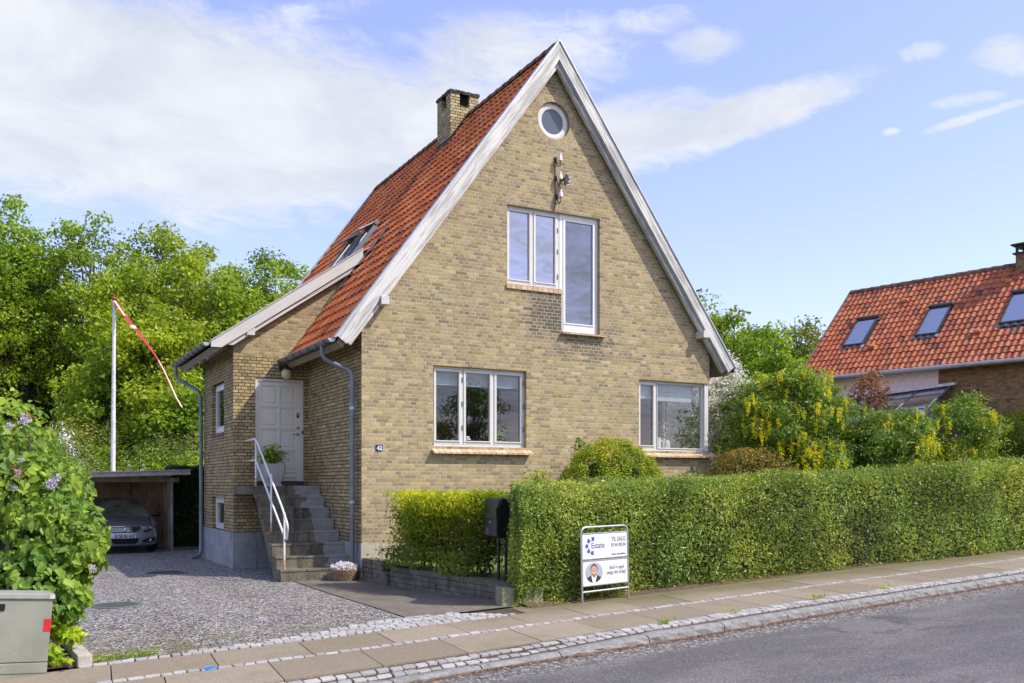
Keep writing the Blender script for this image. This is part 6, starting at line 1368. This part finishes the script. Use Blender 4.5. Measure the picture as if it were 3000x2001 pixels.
# ------------------------------------------------------------------ lilac bush and ivy at the left
hl_ = empty('lilac_bush', (-5.3, -5.0, .03), 'large lilac bush with glossy heart-shaped leaves and fading mauve flowers', 'shrub')
def el_(u, v, y, r, n, seed): c = depth(u, v, y); return crown(n, c, r, seed, .18, .45, .06, 3.0, .4)
parts_ = [el_(25, 1310, 9.9, (.44, .5, .62), 640, 540), el_(60, 1480, 9.7, (.62, .6, .50), 900, 541), el_(150, 1585, 9.6, (.52, .6, .52), 1250, 542), el_(95, 1745, 9.2, (.55, .5, .45), 1100, 543), el_(195, 1730, 9.3, (.20, .3, .36), 340, 544), el_(240, 1610, 9.4, (.22, .3, .3), 330, 546), el_(-60, 1550, 9.8, (.7, .6, 1.1), 800, 545)]
P = np.concatenate([a[0] for a in parts_]); U = np.concatenate([a[1] for a in parts_])
leaves('foliage', P, .088, M['lilac'], hl_, shape='heart', asp=.80, up=.30, fold=.28, nrm=U * .8 + np.array([-.1, -.35, 0]), droop=.7, seed=550)
limbs('branches', (-5.5, -5.3, 0), P[g.choice(len(P), 70)].tolist(), .07, M['twig'], hl_, 551, low=.0)
for i, (u, v, s_) in enumerate([(73, 1230, .07), (28, 1248, .035), (62, 1348, .02), (53, 1386, .035), (147, 1417, .06), (167, 1400, .035), (41, 1430, .03), (272, 1667, .035)]):
    c = depth(u, v, 9.25 if v < 1500 else 9.0); k = int(500 * s_) + 6; q = c + g.normal(size=(k * 3, 3)) * s_ * np.array([.36, .36, .40]); leaves('blossom', q, .020, M['p_lilac'], hl_, asp=.95, up=.2, seed=560 + i)
for i, (u, v) in enumerate([(60, 1385), (85, 1215), (50, 1550), (40, 1380)]): c = depth(u, v, 9.2); leaves('spent_blossom', c + g.normal(size=(40, 3)) * .03, .022, M['p_brown'], hl_, asp=.6, seed=580 + i)
sm = empty('shrub', depth(190, 1418, 10.6) * [1, 1, 0], 'fine-leaved green shrub growing through the lilac by the carport', 'shrub')
Pq = np.concatenate([crown(3200, depth(165, 1395, 10.5), (.36, .4, .26), 590, .3, .4)[0], crown(1500, depth(215, 1450, 10.6), (.14, .2, .28), 591, .3, .3)[0], crown(1800, depth(120, 1330, 10.7), (.3, .3, .22), 592, .3, .4)[0]])
leaves('foliage', Pq, .038, M['laburnum'], sm, asp=.5, up=.3, seed=593); limbs('stems', depth(190, 1418, 10.6) * [1, 1, 0] + [0, 0, .0], Pq[g.choice(len(Pq), 25)].tolist(), .03, M['twig'], sm, 594, low=0)
iv = empty('ivy', SW(-2.45, 1.2), 'bright yellow-green ivy creeping at the foot of the lilac beside the cabinet', 'plant'); Q = []
for (u0, v0_, u1, v1_, n, y, sd) in ((150, 1905, 172, 1935, 70, 8.75, 12), (170, 1868, 235, 1862, 90, 9.1, 9), (150, 1945, 165, 1945, 16, 8.7, 6), (195, 1932, 200, 1932, 6, 8.7, 5), (160, 1850, 200, 1855, 70, 9.1, 14), (222, 1850, 240, 1860, 10, 9.2, 5)):
    for i in range(n): t = g.random(); Q.append(depth(u0 + (u1 - u0) * t + g.normal() * sd * .6, v0_ + (v1_ - v0_) * t + g.normal() * sd, y + g.normal() * .06))
Q = np.array(Q); Q[:, 2] = np.maximum(Q[:, 2], .045); leaves('foliage', Q, .07, M['ivy'], iv, shape='star', asp=.75, up=.5, nrm=np.tile([-.3, -.7, .1], (len(Q), 1)), droop=.3, seed=595)

# ------------------------------------------------------------------ across the street (seen only as reflections)
op = empty('bungalow', (6, -34, 0), 'low bungalow with dark tiled roof across the street', 'house')
o1 = MB(); o1.box(-4, 14, -40, -31, -.2, 2.6).build('wall', M['interior_dark'], op)
MB().prism([(-30.4, 2.45), (-40.6, 2.45), (-35.5, 5.6)], lambda y, z: (-4.6, y, z), lambda y, z: (14.6, y, z)).build('roof', M['ridge'], op)
for i, (x, y, h, r_) in enumerate(((-9, -30, 7, 2.4), (18, -33, 8, 2.8), (1, -27, 3.2, 1.6), (9, -27.5, 3.0, 1.5))): tree('garden_tree', ['tree across the street on the left', 'tree across the street on the right', 'small tree in front of the bungalow', 'second small tree in front of the bungalow'][i], (x, y, 0), h, r_, M['oak'], 700 + i, ncl=100, per=130, size=.13, cbase=.05, cr=.6)

# ------------------------------------------------------------------ blinds and ornaments behind the panes
def thing_mb(mb, name, mat, label, cat, **k): return setp(mb.build(name, mat, **k), label, cat)
for (a0, a1, z0, lb_) in ((1.44, 1.97, 3.55, 'pale blind in the left light of the lower left window'), (2.05, 2.62, 3.55, 'pale blind in the middle light of the lower left window'), (2.70, 3.28, 3.55, 'pale blind in the right light of the lower left window'), (6.08, 6.50, 3.50, 'grey-blue folded blind in the narrow light of the corner window'), (6.55, 7.55, 3.47, 'grey-blue folded blind in the wide light of the corner window')):
    m = MB(); n = 8
    for k in range(4): m.box(a0, a1, .20 + .012 * (k % 2), .215 + .012 * (k % 2), z0 + k * (3.86 - z0) / 4, z0 + (k + 1) * (3.86 - z0) / 4)
    thing_mb(m, 'window_blind', M['blind'], lb_, 'blind')
MB().box(1.4, 3.33, .16, .42, 2.41, 2.44).box(6.05, 7.84, .16, .42, 2.41, 2.44).build('window_board', M['white_frame'], H)
v = empty('striped_vase', (2.18, .28, 2.44), 'round black and white striped vase behind the middle light of the lower left window', 'vase')
q = [(.095, 0), (.10, .03), (.10, .035), (.098, .065), (.09, .07), (.078, .10), (.072, .105), (.062, .135)]
MB().lathe([(0, 0), (.095, 0), (.103, .06), (.088, .12), (.062, .165), (.05, .165), (.05, .1)], (2.18, .28, 2.44), 20).build('vase', simple('vase_white', (.75, .74, .68), .25), v, smooth=True)
for z, r in ((.035, .1025), (.085, .101), (.13, .083)): MB().lathe([(r, z - .012), (r + .003, z), (r, z + .012)], (2.18, .28, 2.44), 20).build('stripe', M['black_metal'], v)
c_ = empty('candle', (1.90, .28, 2.44), 'small red and white candle tin in the left light of the lower left window', 'candle')
MB().lathe([(0, 0), (.03, 0), (.03, .07)], (1.90, .28, 2.44), 14).build('red_band', red, c_); MB().lathe([(.03, .07), (.03, .12), (0, .12)], (1.90, .28, 2.44), 14).build('white_top', wh, c_)
pp_ = empty('pot_plant', (2.86, .30, 2.44), 'small green plant in a pot in the right light of the lower left window', 'plant')
MB().lathe([(0, 0), (.07, 0), (.09, .10), (.08, .10)], (2.86, .30, 2.44), 16).build('pot', M['pot'], pp_); leaves('foliage', np.array([2.86, .30, 2.66]) + g.normal(size=(60, 3)) * (.08, .05, .07), .09, M['laburnum'], pp_, shape='oval', asp=.35, seed=801)
for (x, h, r, top_, lb_) in ((6.72, .25, .065, .0, 'round white lantern behind the corner window'), (6.97, .21, .06, .06, 'white house-shaped lantern behind the corner window')):
    m = MB().lathe([(0, 0), (r, 0), (r, h - top_), (r * .55, h - top_ * .2), (0, h)], (x, .28, 2.44), 8 if top_ else 18); thing_mb(m, 'lantern', simple('lantern_white', (.74, .75, .70), .3), lb_, 'lantern')
fb = empty('flower_bouquet', (6.95, .5, 2.44), 'vase of dark leaves with red and white flowers behind the corner window', 'flowers')
MB().lathe([(0, 0), (.05, 0), (.07, .18), (.05, .22)], (6.95, .5, 2.44), 14).build('vase', M['zinc'], fb); leaves('foliage', np.array([6.95, .5, 2.85]) + g.normal(size=(170, 3)) * (.16, .08, .12), .08, M['beech'], fb, shape='oval', asp=.4, seed=802)
leaves('bloom', np.array([7.0, .46, 2.95]) + g.normal(size=(24, 3)) * (.15, .05, .08), .045, M['p_pink'], fb, asp=.9, seed=803)
oc = empty('orchid', (4.42, .25, 4.75), 'purple orchid at the bottom of the tall upper window', 'flowers')
leaves('bloom', np.array([4.45, .2, 5.05]) + g.normal(size=(40, 3)) * (.10, .03, .07), .04, petal('orchid_petal', (.42, .16, .50)), oc, asp=.9, seed=804); MB().tube([(4.36, .25, 4.76), (4.38, .24, 4.95), (4.48, .2, 5.08)], .004, 5).build('stem', M['bush'], oc)
